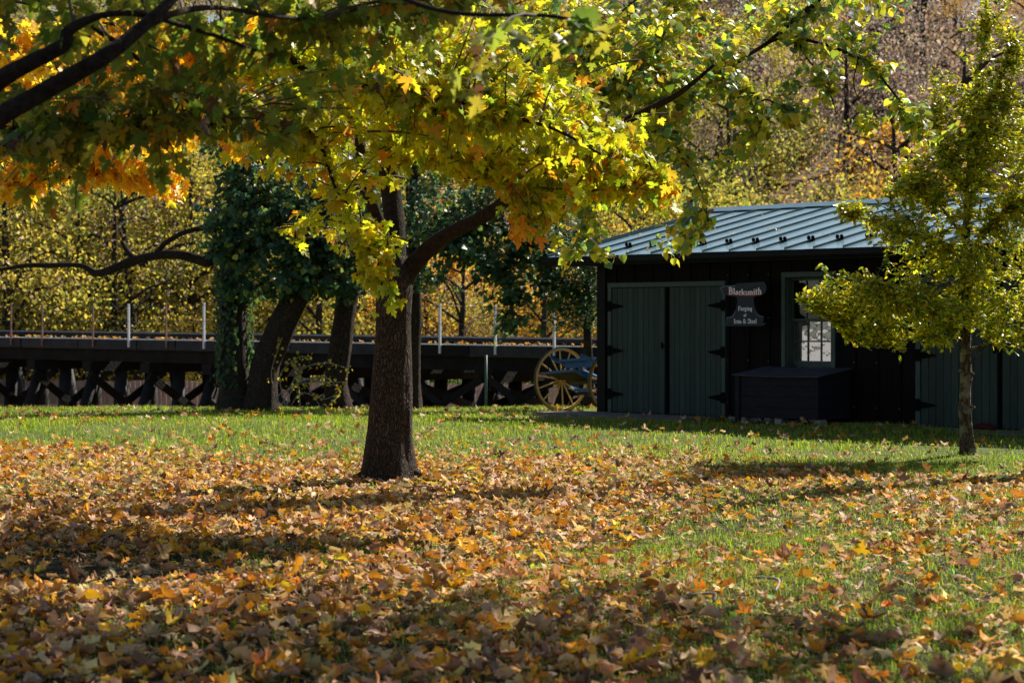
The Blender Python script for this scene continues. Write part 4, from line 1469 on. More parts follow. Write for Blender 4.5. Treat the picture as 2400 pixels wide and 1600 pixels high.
for p, r, Yr in limo:
    sp2 = smooth_path(p, 5)
    vs, fs = tube_vf(sp2, [x / FPX * Yr for x in r], 14, rough=.09, seed=Yr)
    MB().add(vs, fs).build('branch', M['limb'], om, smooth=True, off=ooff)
    obr.append(sp2)
OL = [(0.20, 0.24, 0.03), (0.28, 0.28, 0.03), (0.12, 0.20, 0.03), (0.40, 0.30, 0.03), (0.50, 0.22, 0.03), (0.10, 0.05, 0.02)]
blobs = [
    (120, 60, 9.6, 160, 90, .9, 26), (330, 130, 9.8, 180, 110, .9, 34), (90, 250, 10.0, 130, 120, .8, 24), (280, 330, 10.2, 170, 90, .8, 26), (60, 400, 10.4, 110, 60, .6, 11),
    (520, 190, 10.2, 150, 130, .9, 30), (160, 480, 10.3, 50, 30, .3, 3), (390, 430, 10.6, 60, 40, .5, 4), (450, 480, 10.6, 20, 25, .2, 1), (440, 560, 10.5, 14, 14, .1, 1), (700, 90, 10.4, 180, 90, .9, 26), (620, 300, 10.6, 90, 60, .6, 9),
    (900, 50, 10.6, 180, 70, .9, 22), (1100, 25, 10.2, 130, 40, .7, 10), (820, 190, 10.8, 120, 70, .7, 12),
    (1045, 190, 7.6, 60, 40, .2, 1), (1330, 80, 8.4, 50, 40, .2, 2),
    (300, -200, 10.5, 800, 150, 2.2, 80), (600, -560, 11, 900, 280, 3.0, 90),
]
blobs = [b[:2] + (b[2] + (.55 if b[2] > 9 else 0),) + b[3:] for b in blobs]
blobs += [(1500, -830, 13.0, 1500, 150, 1.9, 220), (2650, -830, 13.6, 1300, 150, 2.2, 230), (2300, -650, 15.4, 1200, 130, 1.2, 100), (300, -760, 12.0, 900, 150, 1.8, 100)]  # unseen crown stretched to the right, added to shade the foreground
blobs = [b[:6] + (int(b[6] * (.72 if b[0] < 720 else 1.0)) if b[1] > 0 and b[2] > 9 else b[6],) for b in blobs]
P, D, N, tw = sprays(blobs, obr, 12, 0.6, spread=.10, droop=.9)
sc = np.where(P[:, 2] > 4.2, rng.uniform(.09, .15, len(P)), rng.uniform(.055, .115, len(P)))
col = pick(OL, [5, 4, 4, 1.2, .8, .4], len(P))
make_foliage(om, P, D, N, sc, col, M['maple_leaf'], MAPLE, 300, off=ooff)
tubes_mesh('twigs', [(list(map(Vector, t)), [.009, .004, .0025]) for t in tw], M['twig'], om, off=ooff, n=4)

# ------------------------------------------------------------------ orange maple behind on the left
gm = empty('orange_maple', (-6.3, 21.0, 0), 0, 'sunlit orange-leaved maple behind the dark limbs at the left', 'tree')
goff = tuple(gm.location)
vs, fs = tube_vf(smooth_path([(-6.3, 21, -.1), (-6.3, 21, .4), (-6.2, 21, 2), (-6.1, 21, 3.4), (-5.9, 21, 5.5)], 4), [.4, .3, .26, .2, .1], 18, rough=.1)
MB().add(vs, fs).build('trunk', M['bark'], gm, smooth=True, off=goff)
gbr = []
for p, r in (([(-6.2, 21, 2.4), W(-40, 330, 20.6), W(150, 280, 20), W(350, 280, 19.6), W(560, 300, 19.4)], [12, 9, 7, 5, 2]), ([(-6.1, 21, 3), W(50, 120, 20.4), W(300, 60, 20), W(500, 120, 19.6), W(660, 220, 19.4)], [12, 9, 7, 5, 2]),
             ([(-6.2, 21, 2.2), W(0, 440, 20.4), W(120, 420, 20), W(330, 400, 19.8)], [9, 7, 5, 2])):
    sp2 = smooth_path(p, 5)
    vs, fs = tube_vf(sp2, [x / FPX * 20 for x in r], 10, rough=.05)
    MB().add(vs, fs).build('branch', M['limb'], gm, smooth=True, off=goff)
    gbr.append(sp2)
OR = [(0.92, 0.50, 0.02), (0.90, 0.42, 0.02), (0.93, 0.60, 0.04), (0.85, 0.33, 0.03)]
blobs = [(60, 150, 20.4, 110, 130, 1, 22), (250, 220, 20, 130, 120, 1, 26), (420, 220, 19.7, 110, 110, .9, 24), (60, 370, 20.3, 110, 80, .8, 18), (260, 360, 20, 130, 70, .8, 16), (600, 270, 19.5, 70, 80, .6, 14),
         (380, 430, 19.8, 70, 50, .5, 7), (30, 430, 20.2, 60, 40, .5, 6), (340, 100, 20, 160, 70, 1, 14), (580, 340, 19.4, 60, 30, .5, 7), (540, 90, 19.6, 120, 70, .8, 10), (700, 130, 19.4, 60, 50, .6, 4)]
blobs = [b[:6] + (int(b[6] * 2.3),) for b in blobs]
P, D, N, tw = sprays(blobs, gbr, 14, 0.6, spread=.14, droop=.7)
make_foliage(gm, P, D, N, rng.uniform(.09, .16, len(P)), pick(OR, [4, 3, 3, 1], len(P), .12), M['maple_leaf'], MAPLE[:3], 300, off=goff)
tubes_mesh('twigs', [(list(map(Vector, t)), [.008, .004]) for t in tw], M['twig'], gm, off=goff, n=3)

# ------------------------------------------------------------------ linden reaching in over the shop
lt = W(2760, 1063, 21.5)
ln = empty('linden_tree', (lt.x, lt.y, 0), 0, 'linden with round green and yellow leaves on long drooping branches above the shop roof', 'tree')
loff = tuple(ln.location)
vs, fs = tube_vf(smooth_path([(lt.x, lt.y, -.1), (lt.x, lt.y, .4), (lt.x - .05, lt.y, 2.5), (lt.x - .15, lt.y, 4.5), (lt.x - .3, lt.y, 7)], 4), [.36, .27, .23, .19, .1], 18, rough=.08)
MB().add(vs, fs).build('trunk', M['bark_far'], ln, smooth=True, off=loff)
limo = [
    ([(lt.x - .1, lt.y, 3.6), W(2600, -160, 21.5), W(2280, -170, 21.3), W(2050, -110, 21.2), W(1960, -50, 21), W(1909, 8, 20.8), W(1863, 46, 20.6), W(1825, 80, 20.5), W(1797, 103, 20.4)], [26, 22, 18, 14, 10, 8, 7, 6, 5]),
    ([W(1797, 103, 20.4), W(1825, 92, 20.4), W(1866, 90, 20.4), W(1950, 112, 20.4), W(2010, 138, 20.4), W(2045, 152, 20.4), W(2070, 190, 20.4), W(2112, 242, 20.4), W(2150, 300, 20.4)], [4.5, 4, 4, 4, 4, 3.5, 3, 2.5, 1.5]),
    ([W(1866, 90, 20.4), W(1885, 130, 20.3), W(1920, 175, 20.2), W(1945, 220, 20.1), W(1960, 270, 20)], [2.5, 2, 2, 1.5, 1]),
    ([W(1797, 103, 20.4), W(1740, 140, 20), W(1690, 175, 19.6), W(1600, 190, 19.2), W(1500, 160, 19)], [5, 4, 4, 3, 2]),
    ([W(2050, -110, 21.2), W(1800, -110, 20.5), W(1600, -60, 20), W(1450, 40, 19.4), W(1380, 140, 19), W(1330, 210, 18.8)], [12, 10, 8, 6, 5, 3]),
    ([W(1600, -60, 20), W(1560, 60, 19.4), W(1530, 135, 19.2), W(1455, 178, 19), W(1410, 200, 18.9)], [6, 5.5, 5, 5, 4]),
    ([W(1450, 205, 19), W(1520, 245, 19), W(1570, 320, 19), W(1600, 370, 19.1), W(1640, 440, 19.2), W(1660, 520, 19.2)], [4, 3, 2.5, 2, 2, 1.2]),
    ([W(1455, 300, 18.9), W(1400, 420, 18.9), W(1370, 520, 18.9), W(1340, 590, 19)], [2.5, 2, 1.5, 1]),
    ([W(1690, 175, 19.6), W(1760, 215, 19.6), W(1778, 240, 19.6), W(1772, 270, 19.6), W(1790, 310, 19.6)], [3, 2.5, 2.5, 2, 1.2]),
    ([W(1778, 240, 19.6), W(1800, 235, 19.6), W(1830, 255, 19.6), W(1850, 268, 19.6)], [2.2, 2, 1.6, 1]),
    ([W(2010, 138, 20.4), W(2000, 200, 20.3), W(2020, 250, 20.2), W(2040, 300, 20.2)], [1.6, 1.4, 1.2, 1]),
]
lbr = []
for p, r in limo:
    sp2 = smooth_path(p, 5)
    vs, fs = tube_vf(sp2, [x / FPX * 20 for x in r], 10, rough=.07)
    MB().add(vs, fs).build('branch', M['limb'], ln, smooth=True, off=loff)
    lbr.append(sp2)
LG = [(0.15, 0.27, 0.10), (0.28, 0.38, 0.04), (0.48, 0.47, 0.04), (0.72, 0.56, 0.04), (0.09, 0.18, 0.10), (0.36, 0.16, 0.04)]
blobs = [(1330, 120, 18.8, 130, 110, .9, 56), (1480, 90, 19, 150, 90, .9, 62), (1420, 230, 18.9, 110, 60, .8, 34), (1560, 200, 19.1, 120, 70, .8, 44), (1660, 130, 19.6, 120, 80, .8, 30), (1700, 210, 19.6, 80, 40, .6, 16),
         (1500, 320, 18.9, 90, 50, .6, 18), (1610, 280, 19.2, 60, 40, .5, 8), (1760, 290, 19.6, 60, 50, .4, 8), (1740, 360, 19.6, 60, 35, .3, 6), (1640, 380, 19.1, 60, 35, .4, 6), (1850, 280, 19.7, 50, 50, .4, 7), (1910, 200, 20, 80, 60, .6, 8),
         (1920, 100, 20.3, 90, 40, .5, 6), (1830, 40, 20.6, 120, 40, .6, 9), (2000, 60, 20.8, 70, 60, .5, 8), (2080, 20, 21, 60, 40, .5, 5), (2050, 160, 20.4, 60, 30, .4, 6), (2110, 260, 20.4, 40, 40, .3, 4), (2150, 300, 20.4, 45, 60, .3, 6), (2020, 290, 20.2, 40, 30, .3, 2),
         (1430, 480, 18.9, 90, 50, .5, 12), (1500, 450, 19, 60, 50, .5, 8), (1350, 520, 18.9, 70, 30, .5, 4), (1330, 605, 19, 40, 30, .3, 3), (1420, 600, 19, 40, 30, .3, 3), (1590, 560, 19.1, 50, 50, .3, 9), (1575, 605, 19.1, 20, 16, .15, 2), (1420, 410, 18.8, 70, 50, .5, 10),
         (1320, 30, 19, 140, 60, .8, 26), (1620, 20, 20, 150, 40, .8, 20), (1750, -60, 20.3, 400, 60, 1.2, 26), (1400, -140, 19.5, 400, 100, 1.5, 30)]
blobs = [b[:6] + (int(b[6] * (1.15 if b[0] < 1720 else 2.0) * (1 if b[1] > -20 else .3)) + 1,) for b in blobs]
P, D, N, tw = sprays(blobs, lbr, 12, 0.45, spread=.10, droop=.45)
u_, v_ = to_px(P)
col = pick(LG, [3, 4, 5, 3.4, 1.8, .35], len(P), .2)
make_foliage(ln, P, D, N, rng.uniform(.055, .105, len(P)), col, M['linden_leaf'], HEART, 300, off=loff)
tubes_mesh('twigs', [(list(map(Vector, t)), [.007, .004, .002]) for t in tw], M['pale_twig'], ln, off=loff, n=3)

# ------------------------------------------------------------------ holly at the right
hb = W(2268, 1063, 22.3)
ho = empty('holly_tree', (hb.x, hb.y, 0), 0, 'young holly with slender pale trunk and small yellow-green leaves at the right edge', 'tree')
hoff = tuple(ho.location)
hp = [(2271, 1070, 24), (2269, 1055, 20), (2266, 1030, 16.5), (2264, 990, 14), (2262, 962, 15.5), (2262, 940, 13), (2263, 900, 12.5), (2265, 885, 14.5), (2264, 860, 12.5), (2262, 830, 12), (2264, 780, 12), (2266, 700, 11), (2262, 600, 10), (2268, 480, 9), (2275, 350, 7), (2290, 200, 5), (2310, 60, 3)]
pts = smooth_path([W(a, b, 22.3) for a, b, r in hp], 5)
vs, fs = tube_vf(pts, [r / FPX * 22.3 for a, b, r in hp], 22, rough=.14, seed=9)
MB().add(vs, fs).build('trunk', M['bark_holly'], ho, smooth=True, off=hoff)
for (a, b, dx) in ((2279, 955, 1), (2252, 965, -1), (2278, 877, 1), (2251, 868, -1), (2273, 893, .4)):
    c = W(a, b, 22.26)
    MB().tube([c - Vector((dx * .03, -.02, 0)), c, c + Vector((dx * .018, -.03, .006))], [.03, .028, .014], 9).build('knot', M['bark_holly'], ho, smooth=True, off=hoff)
hl = [([W(2264, 800, 22.3), W(2200, 770, 22.2), W(2120, 800, 22), W(2040, 810, 21.9), W(1960, 760, 21.8), W(1890, 710, 21.7)], [6, 5, 4, 3, 2.5, 1.5]),
      ([W(2264, 780, 22.3), W(2220, 760, 22), W(2150, 700, 21.6), W(2050, 660, 21.4)], [5, 4, 3, 1.5]),
      ([W(2266, 640, 22.3), W(2200, 570, 22.1), W(2100, 540, 22), W(2000, 500, 21.9), W(1970, 480, 21.9)], [5, 4, 3, 2, 1.2]),
      ([W(2266, 820, 22.3), W(2310, 810, 22.2), W(2380, 790, 22.2), W(2440, 780, 22.2)], [5, 4, 3, 2]),
      ([W(2274, 850, 22.3), W(2290, 835, 22.2), W(2312, 800, 22.2), W(2330, 760, 22.2)], [2.5, 2.2, 2, 1.4]),
      ([W(2266, 600, 22.3), W(2330, 520, 22.1), W(2400, 480, 22)], [5, 3, 1.5]),
      ([W(2270, 450, 22.3), W(2220, 380, 22.2), W(2190, 260, 22.1)], [4, 3, 1.2]),
      ([W(2280, 300, 22.3), W(2340, 200, 22.2), W(2370, 100, 22.2)], [3, 2, 1.2]),
      ([W(2262, 560, 22.3), W(2190, 470, 22.2), W(2120, 430, 22.1)], [4, 3, 1.2])]
hbr = [pts[30:]]
for p, r in hl:
    sp2 = smooth_path(p, 4)
    vs, fs = tube_vf(sp2, [x / FPX * 22 for x in r], 8, rough=.05)
    MB().add(vs, fs).build('branch', M['bark_holly'], ho, smooth=True, off=hoff)
    hbr.append(sp2)
HG = [(0.42, 0.42, 0.02), (0.60, 0.52, 0.02), (0.24, 0.31, 0.02), (0.74, 0.58, 0.03), (0.10, 0.17, 0.03)]
blobs = [(1915, 705, 21.7, 50, 28, .3, 22), (1985, 690, 21.7, 80, 50, .5, 52), (2040, 740, 21.8, 90, 60, .5, 62), (2000, 800, 21.8, 40, 30, .2, 8), (2120, 720, 21.8, 100, 80, .7, 75), (2140, 800, 21.9, 100, 30, .5, 22), (2230, 720, 22, 110, 80, .8, 62),
         (2340, 720, 22.1, 100, 90, .8, 62), (2390, 800, 22.1, 70, 40, .5, 20), (2340, 620, 22, 110, 80, .8, 56), (2200, 600, 22, 110, 70, .8, 62), (2090, 540, 21.9, 90, 50, .6, 42), (2000, 500, 21.9, 50, 32, .3, 16), (2150, 450, 22, 80, 50, .6, 38),
         (2270, 470, 22.1, 120, 80, .8, 60), (2380, 480, 22.1, 70, 90, .6, 34), (2250, 350, 22.2, 80, 80, .6, 40), (2340, 350, 22.2, 80, 90, .6, 36), (2210, 230, 22.1, 45, 70, .4, 16), (2300, 240, 22.2, 70, 80, .5, 28), (2380, 220, 22.2, 50, 90, .5, 18),
         (2310, 100, 22.2, 50, 80, .4, 14), (2370, 60, 22.2, 40, 80, .4, 9), (2330, 20, 22.2, 30, 50, .3, 5), (2400, 330, 22.1, 60, 100, .6, 26), (2210, 310, 22.1, 60, 60, .4, 14), (2160, 400, 22.1, 60, 50, .5, 14), (2420, 150, 22.2, 50, 80, .5, 12), (2450, 600, 22.1, 60, 250, .8, 40)]
blobs = [b[:6] + (int(b[6] * (1.8 if b[1] < 520 else 1.15)),) for b in blobs]
P, D, N, tw = sprays(blobs, hbr, 26, 0.34, spread=.05, droop=-.15)
make_foliage(ho, P, D, N, rng.uniform(.045, .082, len(P)), pick(HG, [5, 4, 4, 2, 2.5], len(P), .2), M['holly_leaf'], OVAL, 0, off=hoff)
tubes_mesh('twigs', [(list(map(Vector, t)), [.005, .0025]) for t in tw], M['twig'], ho, off=hoff, n=3)
bm_ = MB()
for k in range(150):
    t = tw[random.randrange(len(tw))]
    c = Vector(t[5]) + Vector((random.uniform(-.03, .03), random.uniform(-.06, .0), random.uniform(-.04, .02))) - Vector(hoff)
    for j in range(3):
        q = c + Vector((random.uniform(-.02, .02), random.uniform(-.02, .02), random.uniform(-.02, .02)))
        r = .008
        bm_.add([q + Vector(v) * r for v in ((1, 0, 0), (-1, 0, 0), (0, 1, 0), (0, -1, 0), (0, 0, 1), (0, 0, -1))], [(0, 2, 4), (2, 1, 4), (1, 3, 4), (3, 0, 4), (2, 0, 5), (1, 2, 5), (3, 1, 5), (0, 3, 5)])
b_ = bm_.build('berries', M['berry'], ho)
b_['kind'] = 'stuff'

# ------------------------------------------------------------------ trees at the far edge of the lawn
TEAL = [(0.045, 0.115, 0.06), (0.075, 0.15, 0.06), (0.14, 0.20, 0.04), (0.40, 0.36, 0.04), (0.035, 0.09, 0.055)]


def lawn_tree(name, label, base_u, base_Y, trunk, blobs, pal, wts, limbs=(), size=(.08, .13), temps=None, lp=14, bark='bark_far', mat='linden_leaf', twl=.6, big=0, droop=.5):
    b = W(base_u, 950, base_Y)
    g = gz(b.x, b.y)
    t = empty(name, (b.x, b.y, g), 0, label, 'tree')
    off = tuple(t.location)
    pts = [Vector((b.x, b.y, g - .15)), Vector((b.x, b.y, g + .02))] + [W(u, v, Y) for u, v, Y, r in trunk]
    rr = [trunk[0][3] * 1.5, trunk[0][3] * 1.35] + [r for u, v, Y, r in trunk]
    sp2 = smooth_path(pts, 5)
    vs, fs = tube_vf(sp2, [r / FPX * base_Y for r in rr], 20, rough=.13, seed=base_u)
    MB().add(vs, fs).build('trunk', M[bark], t, smooth=True, off=off)
    br = [sp2[len(sp2) // 2:]]
    for p, r in limbs:
        s3 = smooth_path([W(*q) for q in p], 5)
        vs, fs = tube_vf(s3, [x / FPX * base_Y for x in r], 12, rough=.16, seed=p[0][0])
        MB().add(vs, fs).build('branch', M['limb'], t, smooth=True, off=off)
        br.append(s3)
    if blobs:
        blobs = [(b[0], b[1], b[2], b[3] * 1.12, b[4] * 1.12, b[5], int(b[6] * 1.7)) for b in blobs]
        P, D, N, tw = sprays(blobs, br, lp, twl, spread=.16, droop=droop)
        make_foliage(t, P, D, N, rng.uniform(*size, len(P)), pick(pal, wts, len(P), .22), M[mat], temps or HEART, big, off=off)
        tubes_mesh('twigs', [(list(map(Vector, q)), [.010, .005]) for q in tw], M['twig'], t, off=off, n=3)
    return t


ivy = lawn_tree('ivy_clad_tree', 'upright ivy-clad tree with a long bare limb reaching left', 552, 36.2,
                [(550, 900, 36.2, 36), (548, 800, 36.2, 32), (546, 720, 36.2, 31), (548, 620, 36.2, 27), (548, 520, 36.2, 20), (552, 440, 36.2, 12), (560, 360, 36.2, 6)],
                [(560, 620, 35.8, 60, 90, .9, 26), (545, 500, 36, 50, 90, 1.0, 22), (600, 680, 35.6, 80, 30, .8, 12), (620, 480, 35.8, 60, 90, 1, 20), (560, 380, 35.8, 90, 80, 1, 26), (610, 560, 35.4, 90, 110, .8, 40), (520, 580, 35.6, 40, 90, .6, 16), (680, 500, 35.5, 90, 80, .9, 30), (640, 380, 36, 80, 60, 1, 16), (520, 280, 36, 80, 80, 1, 14)], TEAL, [4, 4, 2, .7, 3],
                limbs=[([(546, 600, 36.2), (500, 598, 36.3), (488, 612, 36.3), (455, 605, 36.4), (420, 597, 36.4), (370, 598, 36.5), (310, 612, 36.6), (262, 632, 36.6), (225, 640, 36.7), (190, 622, 36.8), (110, 622, 37), (60, 622, 37), (0, 632, 37.2), (-80, 640, 37.4)], [20, 16, 14, 12, 11, 11, 11, 10, 9, 6, 6, 5, 4, 3]),
                       ([(318, 608, 36.6), (300, 590, 36.6), (290, 575, 36.6), (285, 565, 36.6)], [7, 6, 5, 4]),
                       ([(365, 598, 36.5), (385, 572, 36.5), (420, 550, 36.4), (455, 538, 36.3), (490, 530, 36.3), (520, 500, 36.2)], [6, 6, 6, 6, 6, 4])], droop=.5)
# ivy on its stem
n = 1500
a = rng.uniform(0, 2 * math.pi, n)
zz = rng.uniform(0, 1, n) ** .9
vvv = 905 - 330 * zz
ctr = np.array([list(W(548, v, 36.2)) for v in vvv])
rad = 33 / FPX * 36.2 + rng.uniform(0, .10, n)
P = ctr + np.stack([np.cos(a) * rad, np.sin(a) * rad, rng.normal(0, .03, n)], -1)
D = np.stack([np.cos(a) * .3, np.sin(a) * .3, -np.ones(n)], -1) + rng.normal(0, .3, (n, 3))
N = np.stack([np.cos(a), np.sin(a), np.full(n, .4)], -1) + rng.normal(0, .3, (n, 3))
keep = ~((np.sin(a) < 0) & (np.cos(a) > .35) & (zz < .6))
off = tuple(ivy.location)
me = scatter_mesh('ivy', HEART, (P - np.array(off))[keep], frames(D, N)[keep], rng.uniform(.05, .09, n)[keep], pick([(0.03, .07, .03), (.05, .11, .04), (.10, .14, .04)], [3, 3, 1], n)[keep])
o = link('ivy', me, ivy, M['linden_leaf'])
o['kind'] = 'stuff'

lawn_tree('leaning_tree', 'thick brown-barked tree leaning right beside the ivy-clad tree', 612, 36.0,
          [(615, 900, 36, 34), (622, 850, 36, 33), (645, 800, 36, 33), (668, 745, 36, 32), (700, 690, 36, 30), (725, 640, 36, 27), (745, 560, 36, 22), (760, 430, 36, 16)],
          [(700, 640, 35.6, 110, 60, 1.1, 46), (740, 560, 35.7, 110, 70, 1.2, 46), (660, 560, 35.6, 90, 70, 1, 30), (800, 650, 35.6, 70, 50, .8, 24), (700, 450, 35.8, 120, 80, 1.2, 40), (820, 520, 35.8, 60, 90, 1, 24)], TEAL, [4, 4, 2.4, .8, 3], bark='bark')
lawn_tree('dark_straight_tree', 'straight dark trunk rising under the green canopy left of the forked maple', 790, 36.6,
          [(787, 900, 36.6, 27), (793, 850, 36.6, 26), (802, 780, 36.6, 26), (812, 700, 36.6, 26), (818, 600, 36.6, 24), (825, 450, 36.6, 18)],
          [(820, 640, 36, 70, 70, 1, 22), (860, 480, 36.2, 80, 90, 1, 26), (820, 400, 36.2, 90, 60, 1.1, 22)], TEAL, [4, 4, 1.6, .5, 3], bark='bark')
lawn_tree('half_hidden_tree', 'dark trunk half hidden behind the forked maple', 965, 37.4,
          [(966, 900, 37.4, 20), (968, 820, 37.4, 19), (970, 740, 37.4, 18), (970, 640, 37.4, 17), (968, 500, 37.4, 14), (975, 380, 37.4, 9)],
          [(1020, 560, 36.8, 90, 80, 1.1, 46), (1060, 480, 37, 100, 70, 1.2, 42), (1130, 590, 36.6, 80, 60, 1, 34), (1000, 640, 36.8, 50, 40, .8, 9), (1180, 690, 36.4, 50, 70, .6, 14), (1210, 640, 36.6, 80, 60, .9, 24), (1180, 770, 36.4, 26, 30, .4, 4), (1280, 720, 36.4, 50, 60, .5, 9), (1240, 540, 36.8, 80, 60, 1, 26), (1150, 400, 37, 120, 70, 1.2, 30)],
          TEAL + [(.16, .22, .03)], [4, 4, 2, .5, 3, 1.6], bark='bark',
          limbs=[([(968, 560, 37.4), (1050, 560, 37), (1150, 620, 36.6), (1190, 680, 36.4), (1200, 760, 36.3)], [5, 4, 3, 2, 1]), ([(1050, 560, 37), (1180, 540, 36.8), (1280, 600, 36.5), (1300, 700, 36.4)], [4, 3, 2, 1])])
lawn_tree('small_holly_tree', 'small holly with glossy dark green leaves behind the cart', 1382, 37.2,
          [(1380, 900, 37.2, 13), (1378, 830, 37.2, 11), (1377, 760, 37.2, 10), (1378, 700, 37.2, 9), (1372, 620, 37.2, 7), (1365, 560, 37.2, 5)],
          [(1340, 640, 36.8, 80, 60, 1, 60), (1280, 590, 36.8, 90, 50, 1, 50), (1390, 690, 36.8, 60, 60, .8, 40), (1330, 700, 36.8, 70, 50, .8, 34), (1180, 600, 36.9, 90, 34, .8, 26), (1300, 520, 37, 90, 40, 1, 30), (1420, 600, 37, 60, 80, 1, 24), (1330, 745, 36.8, 60, 30, .5, 12)],
          [(0.05, 0.11, 0.05), (0.09, .17, .06), (.18, .26, .05), (.03, .08, .05)], [4, 3, 1.6, 3], bark='bark_far', mat='holly_leaf', size=(.05, .085), temps=OVAL, lp=22, twl=.4, droop=-.1,
          limbs=[([(1378, 770, 37.2), (1395, 740, 37.2), (1408, 725, 37.2)], [4, 3, 2]), ([(1377, 700, 37.2), (1300, 650, 37), (1220, 600, 36.9)], [5, 3, 2])])
# arching shrub with a few yellow leaves
sh = empty('arching_shrub', (W(720, 950, 35.6).x, 35.6, gz(0, 35.6)), 0, 'thin arching shrub with pale twigs and sparse yellow leaves before the dark trunk', 'shrub')
off = tuple(sh.location)
tw = []
for (a, b, c, d) in (((665, 950), (700, 870), (760, 850), (815, 865)), ((670, 950), (690, 905), (740, 895), (810, 895)), ((680, 950), (705, 920), (760, 935), (800, 910)), ((665, 950), (660, 880), (690, 840), (730, 835)),
                     ((700, 950), (700, 880), (690, 850), (760, 960)), ((640, 940), (670, 915), (720, 890), (790, 905)), ((650, 945), (640, 880), (650, 820), (660, 790)), ((700, 890), (760, 885), (790, 920), (770, 950))):
    tw.append(smooth_path([W(p[0] + random.uniform(-6, 6), p[1], 35.5 + random.uniform(-.3, .2)) for p in (a, b, c, d)], 5))
tubes_mesh('stems', [(t, [.012, .006]) for t in tw], M['pale_twig'], sh, off=off, n=4)
bl = np.array([tuple(q) for t in tw for q in t[4:]])
i = rng.integers(0, len(bl), 190)
P = bl[i] + rng.normal(0, .04, (190, 3))
D = unit(190) + np.array([0, 0, -.8])
me = scatter_mesh('foliage', HEART, P - np.array(off), frames(D, unit(190) + np.array([0, -.5, .6])), rng.uniform(.035, .07, 190), pick([(.6, .5, .04), (.45, .42, .04), (.6, .35, .05)], [3, 3, 1], 190))
link('foliage', me, sh, M['far_leaf'])['kind'] = 'stuff'


# ------------------------------------------------------------------ trees beyond the trestle and on the hill
def proto_tree(seed, h, cw, pal, wts, nleaf, lsize, low=0.25, hang=0.0, clump=.5, crown_c=.62):
    """returns meshes (trunk, crown) for a tree standing at the origin"""
    r = np.random.default_rng(seed)
    global rng
    keep, rng = rng, r
    m = MB()
    top = h * .92
    lean = r.normal(0, .25, 2)
    tp = smooth_path([Vector((0, 0, -.5)), Vector((0, 0, 0)), Vector((lean[0] * .3, lean[1] * .3, h * .3)), Vector((lean[0], lean[1], h * .6)), Vector((lean[0] * 1.5, lean[1] * 1.4, top))], 4)
    vs, fs = tube_vf(tp, [.030 * h, .024 * h, .018 * h, .012 * h, .003 * h], 9, rough=.12, seed=seed)
    m.add(vs, fs)
    ends = []
    for k in range(22):
        t = low * .7 + (1 - low * .7) * (k + r.random()) / 22
        p0 = tp[min(len(tp) - 1, int(t * (len(tp) - 1)))]
        a = r.uniform(0, 6.28)
        ht = p0.z / h
        L = cw * .5 * max(.25, 1 - abs(ht - .5) * 1.3) * r.uniform(.7, 1.15)
        q = p0 + Vector((math.cos(a) * L, math.sin(a) * L, L * r.uniform(.15, .7)))
        mid = (p0 + q) / 2 + Vector((0, 0, L * .12))
        path = smooth_path([p0, mid, q], 3)
        vs, fs = tube_vf(path, [.0075 * h, .0045 * h, .001 * h], 5, cap=False)
        m.add(vs, fs)
        ends += [(path[j], L) for j in (3, 4, 5, 6) if j < len(path)]
        for _ in range(3):
            s_ = path[r.integers(2, len(path))]
            e = s_ + Vector(tuple(unit(1)[0])) * L * .45
            e.z += .1 * L
            vs, fs = tube_vf([s_, (s_ + e) / 2 + Vector((0, 0, .06)), e], [.0025 * h, .0008 * h], 3, cap=False)
            m.add(vs, fs)
            ends.append((e, L))
    me1 = bpy.data.meshes.new('trunk')
    me1.from_pydata([tuple(p) for p in m.v], [], m.f)
    me1.polygons.foreach_set('use_smooth', np.ones(len(me1.polygons), bool))
    me1.materials.append(M['bark_far'])
    c = np.array([tuple(e[0]) for e in ends])
    L = np.array([e[1] for e in ends])
    i = r.integers(0, len(c), nleaf)
    P = c[i] + r.normal(0, 1, (nleaf, 3)) * (L[i] * clump * .36)[:, None] * np.array([1, 1, .75])
    if hang: P[:, 2] -= np.abs(r.normal(0, hang, nleaf))
    P[:, 2] = np.maximum(P[:, 2], .15)
    D = unit(nleaf) + np.array([0, 0, -.5 - hang * 2])
    N = unit(nleaf) + np.array([0, 0, .5])
    me2 = scatter_mesh('crown', QUAD, P, frames(D, N), r.uniform(*lsize, nleaf), pick(pal, wts, nleaf, .2))
    me2.materials.append(M['far_leaf'])
    rng = keep
    return me1, me2


